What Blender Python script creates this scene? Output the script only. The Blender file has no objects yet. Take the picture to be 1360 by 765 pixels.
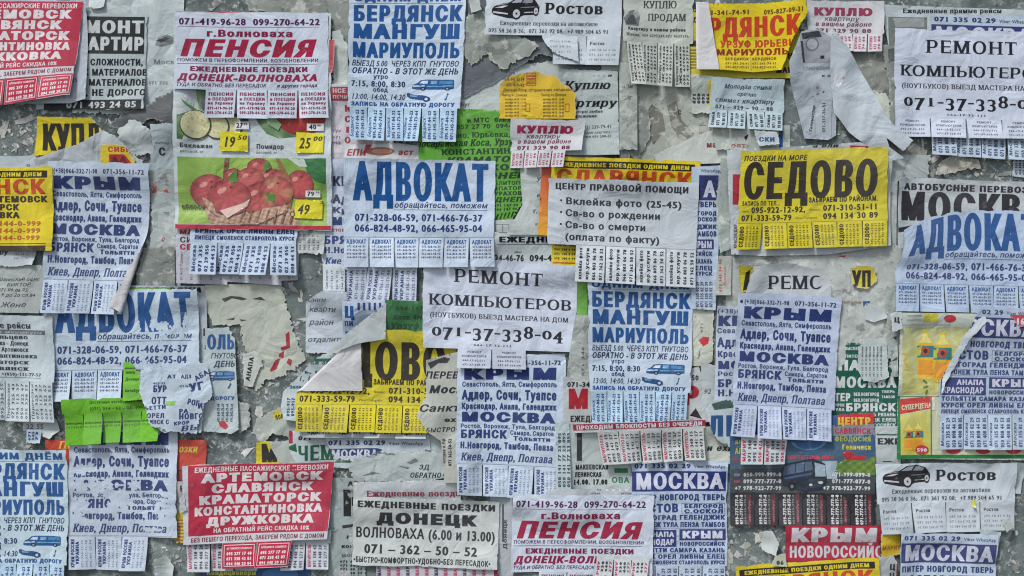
import bpy, math, random
import numpy as np
from mathutils import Vector
from mathutils.geometry import delaunay_2d_cdt
R = math.radians
SC = bpy.context.scene
COL = SC.collection

# ------------------------------------------------------------------ camera
# one unit of the layout grid is one millimetre on the wall; the wall face is the plane y = 0
MM = 0.001
CX, CY, Z0 = 680.0, 382.5, 1.45          # layout centre and its height over the ground
DIST = 1.35
cam_d = bpy.data.cameras.new('camera')
cam = bpy.data.objects.new('camera', cam_d); COL.objects.link(cam)
cam.location = (0, -DIST, Z0); cam.rotation_euler = (R(90), 0, 0)
cam_d.sensor_width = 36; cam_d.lens = 36 * (DIST - 0.003) / 1.360
cam_d.clip_start = 0.01; cam_d.clip_end = 1000
SC.camera = cam

# ------------------------------------------------------------------ sky and sun (bright overcast)
SUN_EL, SUN_AZ = 56, -46                 # azimuth measured from straight out of the wall, negative = left
wd = bpy.data.worlds.new('World'); SC.world = wd; wd.use_nodes = True
nt = wd.node_tree; nt.nodes.clear()
sky = nt.nodes.new('ShaderNodeTexSky'); sky.sky_type = 'NISHITA'; sky.sun_disc = False
sky.sun_elevation = R(SUN_EL); sky.sun_rotation = R(180 - SUN_AZ); sky.air_density = 1.0
sky.dust_density = 4.0; sky.ozone_density = 1.0
hs = nt.nodes.new('ShaderNodeHueSaturation'); hs.inputs['Saturation'].default_value = 1.0
bg = nt.nodes.new('ShaderNodeBackground'); bg.inputs['Strength'].default_value = 0.1
wo = nt.nodes.new('ShaderNodeOutputWorld')
nt.links.new(sky.outputs[0], hs.inputs['Color']); nt.links.new(hs.outputs[0], bg.inputs[0]); nt.links.new(bg.outputs[0], wo.inputs[0])
sd = bpy.data.lights.new('sun', 'SUN'); sd.energy = 2.7; sd.angle = R(11); sd.color = (0.97, 0.985, 1.0)
sun = bpy.data.objects.new('sun', sd); COL.objects.link(sun)
sdir = Vector((math.sin(R(SUN_AZ)) * math.cos(R(SUN_EL)), -math.cos(R(SUN_AZ)) * math.cos(R(SUN_EL)), math.sin(R(SUN_EL))))
sun.location = sdir * 5; sun.rotation_euler = sdir.to_track_quat('Z', 'Y').to_euler()
SC.view_settings.view_transform = 'Standard'; SC.view_settings.look = 'None'
SC.view_settings.exposure = 0.3; SC.view_settings.gamma = 1.0
SC.render.film_transparent = False
SC.cycles.filter_width = 1.15

# ------------------------------------------------------------------ materials
def lin(c):
    c = np.asarray(c, float) / 255.0
    return np.where(c <= 0.04045, c / 12.92, ((c + 0.055) / 1.055) ** 2.4)

def node(nt, t, **kw):
    n = nt.nodes.new(t)
    for k, v in kw.items():
        if k in n.inputs: n.inputs[k].default_value = v
        else: setattr(n, k, v)
    return n

def paper_material(name, rough, spec, crease, dirt, peel=False):
    m = bpy.data.materials.new(name); m.use_nodes = True
    t = m.node_tree; t.nodes.clear(); L = t.links.new
    out = node(t, 'ShaderNodeOutputMaterial'); p = node(t, 'ShaderNodeBsdfPrincipled')
    p.inputs['Roughness'].default_value = rough; p.inputs['Specular IOR Level'].default_value = spec
    at = node(t, 'ShaderNodeVertexColor', layer_name='print')
    tc = node(t, 'ShaderNodeTexCoord'); oi = node(t, 'ShaderNodeObjectInfo')
    ad = node(t, 'ShaderNodeVectorMath', operation='ADD'); L(tc.outputs['Object'], ad.inputs[0])
    ml = node(t, 'ShaderNodeMath', operation='MULTIPLY'); L(oi.outputs['Random'], ml.inputs[0]); ml.inputs[1].default_value = 37.0
    L(ml.outputs[0], ad.inputs[1])
    # damp stains and dust, soft and broad
    n1 = node(t, 'ShaderNodeTexNoise', Scale=11.0, Detail=7.0, Roughness=0.62, Distortion=0.4); L(ad.outputs[0], n1.inputs['Vector'])
    r1 = node(t, 'ShaderNodeMapRange'); r1.inputs[1].default_value = 0.38; r1.inputs[2].default_value = 0.72
    r1.inputs[3].default_value = 0.0; r1.inputs[4].default_value = dirt * 1.1; L(n1.outputs[0], r1.inputs[0])
    mx = node(t, 'ShaderNodeMix', data_type='RGBA', blend_type='MULTIPLY'); L(r1.outputs[0], mx.inputs[0]); L(at.outputs[0], mx.inputs[6])
    mx.inputs[7].default_value = (0.42, 0.43, 0.40, 1)
    # print worn thin in small patches
    n5 = node(t, 'ShaderNodeTexNoise', Scale=95.0, Detail=5.0, Roughness=0.7); L(ad.outputs[0], n5.inputs['Vector'])
    r5 = node(t, 'ShaderNodeMapRange'); r5.inputs[1].default_value = 0.60; r5.inputs[2].default_value = 0.72; r5.inputs[4].default_value = 0.2; L(n5.outputs[0], r5.inputs[0])
    mw = node(t, 'ShaderNodeMix', data_type='RGBA'); L(r5.outputs[0], mw.inputs[0]); L(mx.outputs[2], mw.inputs[6]); mw.inputs[7].default_value = (0.50, 0.51, 0.51, 1)
    # sun bleaching, different for every sheet
    n6 = node(t, 'ShaderNodeTexNoise', Scale=7.0, Detail=3.0, Roughness=0.55); L(ad.outputs[0], n6.inputs['Vector'])
    r6 = node(t, 'ShaderNodeMapRange'); r6.inputs[1].default_value = 0.35; r6.inputs[2].default_value = 0.75; r6.inputs[4].default_value = 0.06; L(n6.outputs[0], r6.inputs[0])
    f6 = node(t, 'ShaderNodeMath', operation='MULTIPLY_ADD'); L(oi.outputs['Random'], f6.inputs[0]); f6.inputs[1].default_value = 0.05; L(r6.outputs[0], f6.inputs[2])
    mf = node(t, 'ShaderNodeMix', data_type='RGBA'); L(f6.outputs[0], mf.inputs[0]); L(mw.outputs[2], mf.inputs[6]); mf.inputs[7].default_value = (0.56, 0.59, 0.62, 1)
    mx = mf
    if peel:        # plies peeled away down to the plaster, and leftovers of paler pulp
        for sc, lo, hi, am, cc in ((38.0, .60, .62, .6, (104, 110, 104)), (64.0, .56, .60, .55, (208, 210, 202)), (120.0, .62, .65, .55, (88, 92, 88))):
            q = node(t, 'ShaderNodeTexNoise', Scale=sc, Detail=6.0, Roughness=0.65, Distortion=0.5); L(ad.outputs[0], q.inputs['Vector'])
            qr = node(t, 'ShaderNodeMapRange'); qr.inputs[1].default_value = lo; qr.inputs[2].default_value = hi; qr.inputs[4].default_value = am; L(q.outputs[0], qr.inputs[0])
            qm = node(t, 'ShaderNodeMix', data_type='RGBA'); L(qr.outputs[0], qm.inputs[0]); L(mx.outputs[2], qm.inputs[6]); qm.inputs[7].default_value = (*lin(cc), 1); mx = qm
    # speckle
    n2 = node(t, 'ShaderNodeTexNoise', Scale=420.0, Detail=3.0); L(ad.outputs[0], n2.inputs['Vector'])
    r2 = node(t, 'ShaderNodeMapRange'); r2.inputs[1].default_value = 0.3; r2.inputs[2].default_value = 0.7
    r2.inputs[3].default_value = 0.95; r2.inputs[4].default_value = 1.04; L(n2.outputs[0], r2.inputs[0])
    mu = node(t, 'ShaderNodeMix', data_type='RGBA', blend_type='MULTIPLY'); mu.inputs[0].default_value = 1
    rt = node(t, 'ShaderNodeMath', operation='FRACT'); rq = node(t, 'ShaderNodeMath', operation='MULTIPLY'); L(oi.outputs['Random'], rq.inputs[0]); rq.inputs[1].default_value = 7.31; L(rq.outputs[0], rt.inputs[0])
    rr = node(t, 'ShaderNodeMapRange'); rr.inputs[3].default_value = 0.88; rr.inputs[4].default_value = 1.06; L(rt.outputs[0], rr.inputs[0])
    rm = node(t, 'ShaderNodeMath', operation='MULTIPLY'); L(rr.outputs[0], rm.inputs[0]); L(r2.outputs[0], rm.inputs[1])
    L(mx.outputs[2], mu.inputs[6]); L(rm.outputs[0], mu.inputs[7])
    # the unprinted back of the sheet
    ge = node(t, 'ShaderNodeNewGeometry'); bk = node(t, 'ShaderNodeMix', data_type='RGBA')
    L(ge.outputs['Backfacing'], bk.inputs[0]); L(mu.outputs[2], bk.inputs[6]); bk.inputs[7].default_value = (0.60, 0.60, 0.60, 1)
    L(bk.outputs[2], p.inputs['Base Color'])
    # wrinkles
    w1 = node(t, 'ShaderNodeTexNoise', Scale=22.0, Detail=3.5, Roughness=0.5, Distortion=0.9); L(ad.outputs[0], w1.inputs['Vector'])
    w2 = node(t, 'ShaderNodeTexVoronoi', feature='DISTANCE_TO_EDGE', Scale=17.0)
    dn = node(t, 'ShaderNodeTexNoise', Scale=40.0); L(ad.outputs[0], dn.inputs['Vector'])
    dm = node(t, 'ShaderNodeVectorMath', operation='SCALE'); dm.inputs['Scale'].default_value = 0.02; L(dn.outputs[1], dm.inputs[0])
    da = node(t, 'ShaderNodeVectorMath', operation='ADD'); L(ad.outputs[0], da.inputs[0]); L(dm.outputs[0], da.inputs[1]); L(da.outputs[0], w2.inputs['Vector'])
    w2r = node(t, 'ShaderNodeMapRange'); w2r.inputs[2].default_value = 0.12; L(w2.outputs[0], w2r.inputs[0])
    b1 = node(t, 'ShaderNodeBump', Strength=0.7, Distance=0.006); L(w1.outputs[0], b1.inputs['Height'])
    b2 = node(t, 'ShaderNodeBump', Strength=crease, Distance=0.0012); wk = node(t, 'ShaderNodeTexNoise', Scale=6.0, Detail=1.0); L(ad.outputs[0], wk.inputs['Vector'])
    wr = node(t, 'ShaderNodeMapRange'); wr.inputs[1].default_value = 0.42; wr.inputs[2].default_value = 0.62; L(wk.outputs[0], wr.inputs[0])
    wm = node(t, 'ShaderNodeMath', operation='MULTIPLY'); L(w2r.outputs[0], wm.inputs[0]); L(wr.outputs[0], wm.inputs[1]); L(wm.outputs[0], b2.inputs['Height']); L(b1.outputs[0], b2.inputs['Normal'])
    L(b2.outputs[0], p.inputs['Normal']); L(p.outputs[0], out.inputs[0])
    return m

PAPER = paper_material('printed_paper', 0.85, 0.08, 0.42, 0.2)
CRUMP = paper_material('crumpled_paper', 0.85, 0.1, 0.9, 0.25)
GLOSS = paper_material('glossy_poster_paper', 0.36, 0.4, 0.3, 0.1)
OLD = paper_material('weathered_paper', 0.85, 0.1, 0.6, 0.5, True)

def wall_material():
    m = bpy.data.materials.new('grey_green_plaster'); m.use_nodes = True
    t = m.node_tree; t.nodes.clear(); L = t.links.new
    out = node(t, 'ShaderNodeOutputMaterial'); p = node(t, 'ShaderNodeBsdfPrincipled'); p.inputs['Roughness'].default_value = 0.85
    p.inputs['Specular IOR Level'].default_value = 0.25
    tc = node(t, 'ShaderNodeTexCoord')
    n1 = node(t, 'ShaderNodeTexNoise', Scale=16.0, Detail=8.0, Roughness=0.68); L(tc.outputs['Object'], n1.inputs['Vector'])
    c1 = node(t, 'ShaderNodeValToRGB'); e = c1.color_ramp.elements
    e[0].position = 0.32; e[0].color = (*lin((66, 76, 75)), 1); e[1].position = 0.68; e[1].color = (*lin((134, 145, 142)), 1)
    L(n1.outputs[0], c1.inputs[0])
    # dried glue and peeled paint flecks
    n2 = node(t, 'ShaderNodeTexNoise', Scale=110.0, Detail=6.0, Roughness=0.72, Distortion=0.3); L(tc.outputs['Object'], n2.inputs['Vector'])
    r2 = node(t, 'ShaderNodeMapRange'); r2.inputs[1].default_value = 0.52; r2.inputs[2].default_value = 0.60; L(n2.outputs[0], r2.inputs[0])
    n3 = node(t, 'ShaderNodeTexNoise', Scale=13.0, Detail=3.0); L(tc.outputs['Object'], n3.inputs['Vector'])
    r3 = node(t, 'ShaderNodeMapRange'); r3.inputs[1].default_value = 0.36; r3.inputs[2].default_value = 0.6; r3.inputs[4].default_value = 0.85; L(n3.outputs[0], r3.inputs[0])
    mm = node(t, 'ShaderNodeMath', operation='MULTIPLY'); L(r2.outputs[0], mm.inputs[0]); L(r3.outputs[0], mm.inputs[1])
    x1 = node(t, 'ShaderNodeMix', data_type='RGBA'); L(mm.outputs[0], x1.inputs[0]); L(c1.outputs[0], x1.inputs[6]); x1.inputs[7].default_value = (*lin((196, 204, 200)), 1)
    n4 = node(t, 'ShaderNodeTexNoise', Scale=130.0, Detail=5.0, Roughness=0.7); L(tc.outputs['Object'], n4.inputs['Vector'])
    r4 = node(t, 'ShaderNodeMapRange'); r4.inputs[1].default_value = 0.58; r4.inputs[2].default_value = 0.66; r4.inputs[4].default_value = 0.8; L(n4.outputs[0], r4.inputs[0])
    x2 = node(t, 'ShaderNodeMix', data_type='RGBA'); L(r4.outputs[0], x2.inputs[0]); L(x1.outputs[2], x2.inputs[6]); x2.inputs[7].default_value = (*lin((62, 66, 62)), 1)
    L(x2.outputs[2], p.inputs['Base Color'])
    b = node(t, 'ShaderNodeBump', Strength=0.8, Distance=0.0015); L(n2.outputs[0], b.inputs['Height'])
    b2 = node(t, 'ShaderNodeBump', Strength=0.5, Distance=0.0006); L(n4.outputs[0], b2.inputs['Height']); L(b.outputs[0], b2.inputs['Normal'])
    L(b2.outputs[0], p.inputs['Normal']); L(p.outputs[0], out.inputs[0])
    return m
WALL = wall_material()

def simple_material(name, c1, c2, scale, bump):
    m = bpy.data.materials.new(name); m.use_nodes = True
    t = m.node_tree; L = t.links.new; p = t.nodes['Principled BSDF']; p.inputs['Roughness'].default_value = 0.9
    tc = node(t, 'ShaderNodeTexCoord'); n = node(t, 'ShaderNodeTexNoise', Scale=scale, Detail=8.0); L(tc.outputs['Object'], n.inputs['Vector'])
    r = node(t, 'ShaderNodeValToRGB'); r.color_ramp.elements[0].color = (*lin(c1), 1); r.color_ramp.elements[1].color = (*lin(c2), 1)
    r.color_ramp.elements[0].position = .3; r.color_ramp.elements[1].position = .7
    L(n.outputs[0], r.inputs[0]); L(r.outputs[0], p.inputs['Base Color'])
    b = node(t, 'ShaderNodeBump', Strength=0.6, Distance=bump); L(n.outputs[0], b.inputs['Height']); L(b.outputs[0], p.inputs['Normal'])
    return m

# ------------------------------------------------------------------ lettering from the built-in font, re-weighted
CHARS = ''.join(sorted(set('АБВГДЕЁЖЗИЙКЛМНОПРСТУФХЦЧШЩЪЫЬЭЮЯабвгдеёжзийклмнопрстуфхцчшщъыьэюя0123456789.,:;-–+()«»!%•/№ViberWhatsAppTlgrmUOwINFPKEDBRSLM=')))
RAW = {}
def load_font():
    cu = bpy.data.curves.new('type', 'FONT'); cu.size = 1.0; cu.space_line = 3.0
    cu.body = '\n'.join(c + 'I' for c in CHARS)
    o = bpy.data.objects.new('type', cu); COL.objects.link(o)
    dg = bpy.context.evaluated_depsgraph_get()
    c = o.evaluated_get(dg).to_curve(dg)
    by = {}
    for s in c.splines: by.setdefault(s.character_index, []).append(s)
    ibar = None
    cu2 = {}
    def segs(ss):
        out = []
        for s in ss:
            bp = s.bezier_points; n = len(bp); L = []
            for i in range(n):
                a, b = bp[i], bp[(i + 1) % n]
                L.append([(q[0], q[1]) for q in (a.co, a.handle_right, b.handle_left, b.co)])
            out.append(np.array(L))
        return out
    k = 0; lst = []
    for i, ch in enumerate(CHARS):
        g = segs(by.get(k, [])); bar = segs(by.get(k + 1, []))
        lst.append((ch, g, bar)); k += 3
    lsb = None
    for ch, g, bar in lst:
        if ch == 'I':
            lsb = min(a[:, 0, 0].min() for a in g); break
    for i, (ch, g, bar) in enumerate(lst):
        adv = min(a[:, 0, 0].min() for a in bar) - lsb
        y0 = -3.0 * i
        ys = min(a[..., 1].min() for a in bar)      # baseline of this line
        g = [a - np.array([0, ys]) for a in g]
        RAW[ch] = (g, adv)
    RAW[' '] = ([], 0.28)
    c_ = None
    bpy.data.objects.remove(o); bpy.data.curves.remove(cu)
load_font()
CAP = max(a[..., 1].max() for a in RAW['Н'][0])
def _scan(ch, y):
    xs = []
    for a in RAW[ch][0]:
        P = a[:, 0]; Q = np.roll(P, -1, 0)
        for p, q in zip(P, Q):
            if (p[1] <= y) != (q[1] <= y): xs.append(p[0] + (y - p[1]) * (q[0] - p[0]) / (q[1] - p[1]))
    return sorted(xs)
_x = _scan('Н', CAP * 0.2); ST0 = _x[1] - _x[0]            # stem of the plain weight
HT0 = ST0 * 0.9

def sample(ch, seg):
    polys = []
    for a in RAW[ch][0]:
        pts = []
        for p0, c0, c1, p1 in a:
            d = p1 - p0; l = math.hypot(*d) + 1e-9
            e = abs(d[0] * (c0 - p0)[1] - d[1] * (c0 - p0)[0]) / l + abs(d[0] * (c1 - p0)[1] - d[1] * (c1 - p0)[0]) / l
            n = 1 if e < 0.004 else max(1, min(seg, int(seg * (0.4 + e * 12))))
            for k in range(n):
                s = k / n; pts.append(((1 - s) ** 3) * p0 + 3 * s * (1 - s) ** 2 * c0 + 3 * s * s * (1 - s) * c1 + s ** 3 * p1)
        pts = np.array(pts)
        keep = np.hypot(*(pts - np.roll(pts, 1, 0)).T) > 2e-3
        pts = pts[keep]
        if len(pts) > 2: polys.append(pts)
    return polys

def area(p):
    q = np.roll(p, -1, 0); return 0.5 * np.sum(p[:, 0] * q[:, 1] - p[:, 1] * q[:, 0])

def grow(polys, bx, by):
    if not polys: return polys
    sg = np.sign(area(max(polys, key=lambda p: abs(area(p)))))
    out = []
    for p in polys:
        e1 = p - np.roll(p, 1, 0); e2 = np.roll(p, -1, 0) - p
        n1 = np.stack([e1[:, 1], -e1[:, 0]], 1) * sg; n2 = np.stack([e2[:, 1], -e2[:, 0]], 1) * sg
        n1 /= np.hypot(*n1.T)[:, None] + 1e-12; n2 /= np.hypot(*n2.T)[:, None] + 1e-12
        m = n1 + n2; l2 = (m * m).sum(1)
        m = m * (2.0 / np.maximum(l2, 0.9))[:, None]
        out.append(p + m * np.array([bx, by]))
    return out

def winding(P, polys):
    w = np.zeros(len(P), int)
    for p in polys:
        q = np.roll(p, -1, 0)
        for a0 in range(0, len(P), 4000):
            X = P[a0:a0 + 4000, 0][:, None]; Y = P[a0:a0 + 4000, 1][:, None]
            up = (p[:, 1] <= Y) & (q[:, 1] > Y); dn = (p[:, 1] > Y) & (q[:, 1] <= Y)
            cr = (q[:, 0] - p[:, 0]) * (Y - p[:, 1]) - (X - p[:, 0]) * (q[:, 1] - p[:, 1])
            w[a0:a0 + 4000] += ((up & (cr > 0)).sum(1) - (dn & (cr < 0)).sum(1))
    return w

def subdiv(p, step):
    q = np.roll(p, -1, 0); out = []
    for a, b in zip(p, q):
        n = max(1, int(math.ceil(math.hypot(*(b - a)) / step)))
        for k in range(n): out.append(a + (b - a) * k / n)
    return np.array(out)

def fill(polys, step=None, evenodd=False):
    """triangulate closed polygons; edges and inside are split to the given step so that the print follows the paper"""
    if not polys: return np.zeros((0, 2)), np.zeros((0, 3), int)
    if step: polys = [subdiv(p, step) for p in polys]
    pts = [p for p in polys]; edges = []; n = 0
    for p in polys:
        edges += [(n + i, n + (i + 1) % len(p)) for i in range(len(p))]; n += len(p)
    allp = np.concatenate(pts)
    if step:
        lo = allp.min(0); hi = allp.max(0)
        gx = np.arange(lo[0] + step * .5, hi[0], step); gy = np.arange(lo[1] + step * .5, hi[1], step)
        if len(gx) and len(gy):
            G = np.stack(np.meshgrid(gx, gy), -1).reshape(-1, 2)
            G[:, 0] += (np.round((G[:, 1] - lo[1]) / step) % 2) * step * .3
            G = G[winding(G, polys) != 0]
            if len(G): allp = np.concatenate([allp, G])
    res = delaunay_2d_cdt([Vector(v) for v in allp.tolist()], edges, [], 0, 1e-7, False)
    V = np.array([tuple(v) for v in res[0]]); F = np.array([f for f in res[2] if len(f) == 3], int).reshape(-1, 3)
    if len(F) == 0: return np.zeros((0, 2)), np.zeros((0, 3), int)
    w = winding(V[F].mean(1), polys)
    F = F[(w % 2 != 0)] if evenodd else F[w != 0]
    a = V[F]; ar = (a[:, 1, 0] - a[:, 0, 0]) * (a[:, 2, 1] - a[:, 0, 1]) - (a[:, 1, 1] - a[:, 0, 1]) * (a[:, 2, 0] - a[:, 0, 0])
    F = F[np.abs(ar) > 1e-12]
    return V, F

SERIF_B = 'РЕМНТКПЬЫБУАГИЛДЯЮВХФЖрнтпкигмалвядхжеьуфю147ПРП'
SERIF_T = 'МНКПУИЮХЬЫРБВЖАурнтпкигмвхжьыЕГ'
GC = {}
def glyph(ch, seg, bx, by, step, serif):
    key = (ch, seg, bx, by, step, serif)
    if key in GC: return GC[key]
    polys = grow(sample(ch, seg), bx, by)
    if serif and polys:
        th = 0.045; ex = 0.075
        allp = np.concatenate(polys); top = allp[:, 1].max(); extra = []
        sg = np.sign(area(max(polys, key=lambda p: abs(area(p)))))
        def cuts(y):
            xs = []
            for P in polys:
                for p, q in zip(P, np.roll(P, -1, 0)):
                    if (p[1] <= y) != (q[1] <= y): xs.append(p[0] + (y - p[1]) * (q[0] - p[0]) / (q[1] - p[1]))
            xs.sort(); return [(xs[i], xs[i + 1]) for i in range(0, len(xs) - 1, 2)]
        def slab(x0, x1, y0, y1):
            r = np.array([(x0, y0), (x1, y0), (x1, y1), (x0, y1)], float)
            extra.append(r if sg > 0 else r[::-1])
        if ch in SERIF_B:
            for a, b in cuts(0.012):
                if b - a < ST0 * 2.6 + 2 * bx: slab(a - ex, b + ex, -by, -by + th)
        if ch in SERIF_T:
            for a, b in cuts(top - 0.012):
                if b - a < ST0 * 2.6 + 2 * bx: slab(a - ex, b + ex, top - th, top)
        if ch in 'ТГЕЦ':
            r = allp[:, 0].max(); slab(r - 0.035, r, top - 0.17, top)
            if ch == 'Т': l = allp[:, 0].min(); slab(l, l + 0.035, top - 0.17, top)
        if ch == 'Е':
            r = allp[:, 0].max(); slab(r - 0.03, r + .02, 0, 0.19)
        if ch in 'СЗЭсз379':
            l = allp[:, 0].min() if ch in 'ЗЭз37' else allp[:, 0].max() - 0.03
            slab(l, l + 0.032, top - 0.22 * (top / CAP), top - 0.04)
        if ch == 'Р' or ch == 'В': slab(cuts(0.05)[0][0] - ex, cuts(0.05)[0][0], top - th, top)
        polys = polys + extra
    r = fill(polys, step)
    GC[key] = r
    return r

# style: (growth of the stems in em, bar / cap height, serif, slant)
STY = {'r': (.020, .135, 0, 0), 'l': (.006, .12, 0, 0), 'b': (.048, .17, 0, 0), 'i': (.020, .14, 0, .22), 'bi': (.044, .17, 0, .24),
       'k': (.074, .19, 0, 0), 'ki': (.066, .20, 0, .24), 'kki': (.088, .23, 0, .24), 'kk': (.094, .215, 0, 0), 'kc': (.102, .17, 0, 0), 's': (.034, .095, 1, 0), 'sb': (.058, .13, 1, 0),
       'si': (.034, .10, 1, .24), 'sbi': (.052, .13, 1, .26), 'h': (.006, .12, 0, .3), 'x': (.056, .18, 0, 0), 'w': (.108, .27, 0, 0)}
OLDFIG = {'0': (.72, 0), '1': (.72, 0), '2': (.72, 0), '3': (1, -.28), '4': (1, -.28), '5': (1, -.28), '7': (1, -.28), '9': (1, -.28), '8': (1, 0), '6': (1, 0)}

# ------------------------------------------------------------------ height of the paper pile over the wall
HX0, HY0, HC = -330, -280, 2.0
HW, HH = int(2020 / HC), int(1330 / HC)
HM = np.full((HH, HW), 0.7)
def _shift_max(a, r):
    for ax in (0, 1):
        b = a.copy()
        for k in range(1, r + 1):
            s = np.roll(a, k, ax); t = np.roll(a, -k, ax)
            b = np.maximum(b, np.maximum(s, t))
        a = b
    return a
def _box(a, r):
    for ax in (0, 1):
        b = a.copy()
        for k in range(1, r + 1): b += np.roll(a, k, ax) + np.roll(a, -k, ax)
        a = b / (2 * r + 1)
    return a

class Print:
    """ink shapes in the local millimetre coordinates of one sheet (x right, y down)"""
    def __init__(s): s.V = []; s.F = []; s.C = []; s.L = []; s.n = 0
    def add(s, V, F, col, lvl):
        if len(F) == 0: return
        c = col(V) if callable(col) else np.tile(np.asarray(col, float), (len(V), 1))
        s.V.append(V); s.F.append(F + s.n); s.C.append(c); s.L.append(np.full(len(V), float(lvl))); s.n += len(V)

STEP = 3.2
class Sheet:
    cur = []
    def __init__(s, label, quad=None, W=None, H=None, paper=(206, 218, 230), body=None, outline=None, name='flyer', cat='flyer',
                 group=None, wob=0.9, seed=None, lift=1.2, corners=None, folds=(), warp=None, mat=None, rim=None, erase=(), crumple=0,
                 fine=None, stiff=None, gap=0.4, back=None):
        s.label, s.name, s.cat, s.group = label, name, cat, group
        if quad is None:                                   # local coordinates are the layout grid itself
            o = np.array([p[:2] for p in outline], float); lo = o.min(0); hi = o.max(0)
            s.off = lo; W, H = hi - lo
            quad = [lo, (hi[0], lo[1]), hi, (lo[0], hi[1])]
            outline = [(p[0] - lo[0], p[1] - lo[1]) + tuple(p[2:]) for p in outline]
            folds = [(f[0] - lo[0], f[1] - lo[1]) + tuple(f[2:]) for f in folds]
            erase = [(e[0] - lo[0], e[1] - lo[1]) + tuple(e[2:]) for e in erase]
        else: s.off = np.zeros(2)
        s.Q = np.array(quad, float); s.W, s.H = float(W), float(H); s.body = body or s.H
        s.paper = lin(paper) * (np.array([.92, 1.0, 1.0]) if min(paper) > 150 else 1); s.rim = rim; s.folds = folds; s.warp = warp; s.erase = erase; s.fine = fine
        s.mat = mat or PAPER
        rs = np.random.RandomState(seed if seed is not None else (sum(map(ord, label)) * 7919) % 99991); s.rs = rs
        s.jit = random.Random(int(rs.randint(1e6)))
        s.w = []
        for k in range(6):
            wl = rs.uniform(45, 190); an = rs.uniform(0, math.pi); s.w.append((2 * math.pi / wl * math.cos(an), 2 * math.pi / wl * math.sin(an), rs.uniform(0, 6.28), wl / 160))
        s.wsum = sum(x[3] for x in s.w); s.wob = wob
        s.cr = [(rs.uniform(0, W), rs.uniform(0, H), rs.uniform(0, math.pi), rs.uniform(.3, .8) * crumple, rs.uniform(5, 13)) for _ in range(int(5 + W * H / 2500) if crumple else 0)]
        if mat is OLD: wob = min(wob, .6); s.wob = wob; lift = min(lift, .1); corners = corners or {}
        for k in range(4):
            wl = rs.uniform(16, 40); an = rs.uniform(0, math.pi); s.w.append((2 * math.pi / wl * math.cos(an), 2 * math.pi / wl * math.sin(an), rs.uniform(0, 6.28), wl / 420))
        s.lift = lift; s.corners = corners or {}
        if corners is None:
            for k in ('bl', 'br', 'tl', 'tr'):
                if rs.rand() < .5: s.corners[k] = rs.uniform(1, 3.6) * (1 if k[0] == 'b' else .6)
        s.pr = Print(); s.outline = None
        if outline is not None:
            pts = []
            n = len(outline)
            for i, p in enumerate(outline):
                q = outline[(i + 1) % n]; a = np.array(p[:2], float); b = np.array(q[:2], float)
                if len(p) > 2:
                    d = b - a; l = math.hypot(*d); m = max(1, int(l / 2.0)); nrm = np.array([d[1], -d[0]]) / (l + 1e-9)
                    am = p[2] if isinstance(p[2], (int, float)) else 1.3; ph = rs.uniform(0, 6.28, 2)
                    for k in range(m):
                        t = k / m; env = min(1, min(t, 1 - t) * l / 6)
                        o = am * (rs.normal() * .5 + .55 * math.sin(t * l / 9 + ph[0]) * math.sin(t * l / 4.1 + ph[1]) + .6 * math.sin(t * l / 23 + ph[1])) * env
                        pts.append((a + d * t + nrm * o, 1))
                else:
                    m = max(1, int(math.hypot(*(b - a)) / STEP))
                    for k in range(m): pts.append((a + (b - a) * k / m, 0))
            s.outline = np.array([p[0] for p in pts]); s.torn = np.array([p[1] for p in pts])
        # lay the sheet over what is already there
        m = 60; P = s.Q; x0, y0 = P.min(0) - m; x1, y1 = P.max(0) + m
        s.ci = [max(0, int((y0 - HY0) / HC)), min(HH, int((y1 - HY0) / HC)), max(0, int((x0 - HX0) / HC)), min(HW, int((x1 - HX0) / HC))]
        a = HM[s.ci[0]:s.ci[1], s.ci[2]:s.ci[3]]
        r = stiff or 5
        a = _shift_max(a, r + 3); s.base = _box(_box(_box(a, 3), 3), r - 3) + gap
        s.tabsl = []
        Sheet.cur.append(s)

    # -------- surface
    def surf(s, U, V, off=0.0, tab=None):
        U = np.asarray(U, float).copy(); V = np.asarray(V, float).copy(); dh = np.zeros_like(U); nh = np.ones_like(U); sx = np.zeros_like(U); sy = np.zeros_like(U)
        if tab is not None:
            x0, y0, w, h, sw, out, tw, cu = tab
            t = np.clip(V / h, 0, 1.2); u = U / w - .5
            dh += out * t ** 1.6 + tw * u * t * 2 + cu * (4 * u * u - 1) * -1 * t
            U = x0 + U + sw * t ** 1.3 + 0 * u; V = y0 + V
        wu, wv = U.copy(), V.copy()
        for f in s.folds:
            x, y, ang, r = f[:4]; mx = f[4] if len(f) > 4 else math.pi
            n = (math.cos(R(ang)), math.sin(R(ang)))
            d = (U - x) * n[0] + (V - y) * n[1]; th = np.clip(d / r, 0, mx)
            rest = np.maximum(d - r * mx, 0)
            dn = np.where(d > 0, r * np.sin(th) + rest * math.cos(mx), d)
            dh = dh + np.where(d > 0, r * (1 - np.cos(th)) + rest * math.sin(mx), 0)
            U = U + (dn - d) * n[0]; V = V + (dn - d) * n[1]
            sx = sx - np.sin(th) * n[0]; sy = sy - np.sin(th) * n[1]; nh = nh * np.cos(th)
        a, b = U / s.W, V / s.H
        Q = s.Q
        px = (Q[0, 0] * (1 - a) + Q[1, 0] * a) * (1 - b) + (Q[3, 0] * (1 - a) + Q[2, 0] * a) * b
        py = (Q[0, 1] * (1 - a) + Q[1, 1] * a) * (1 - b) + (Q[3, 1] * (1 - a) + Q[2, 1] * a) * b
        if s.warp is not None:
            ex = s.warp(px, py); px, py = ex[0], ex[1]
            if len(ex) > 2: dh = dh + ex[2]
        h = np.zeros_like(U)
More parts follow.
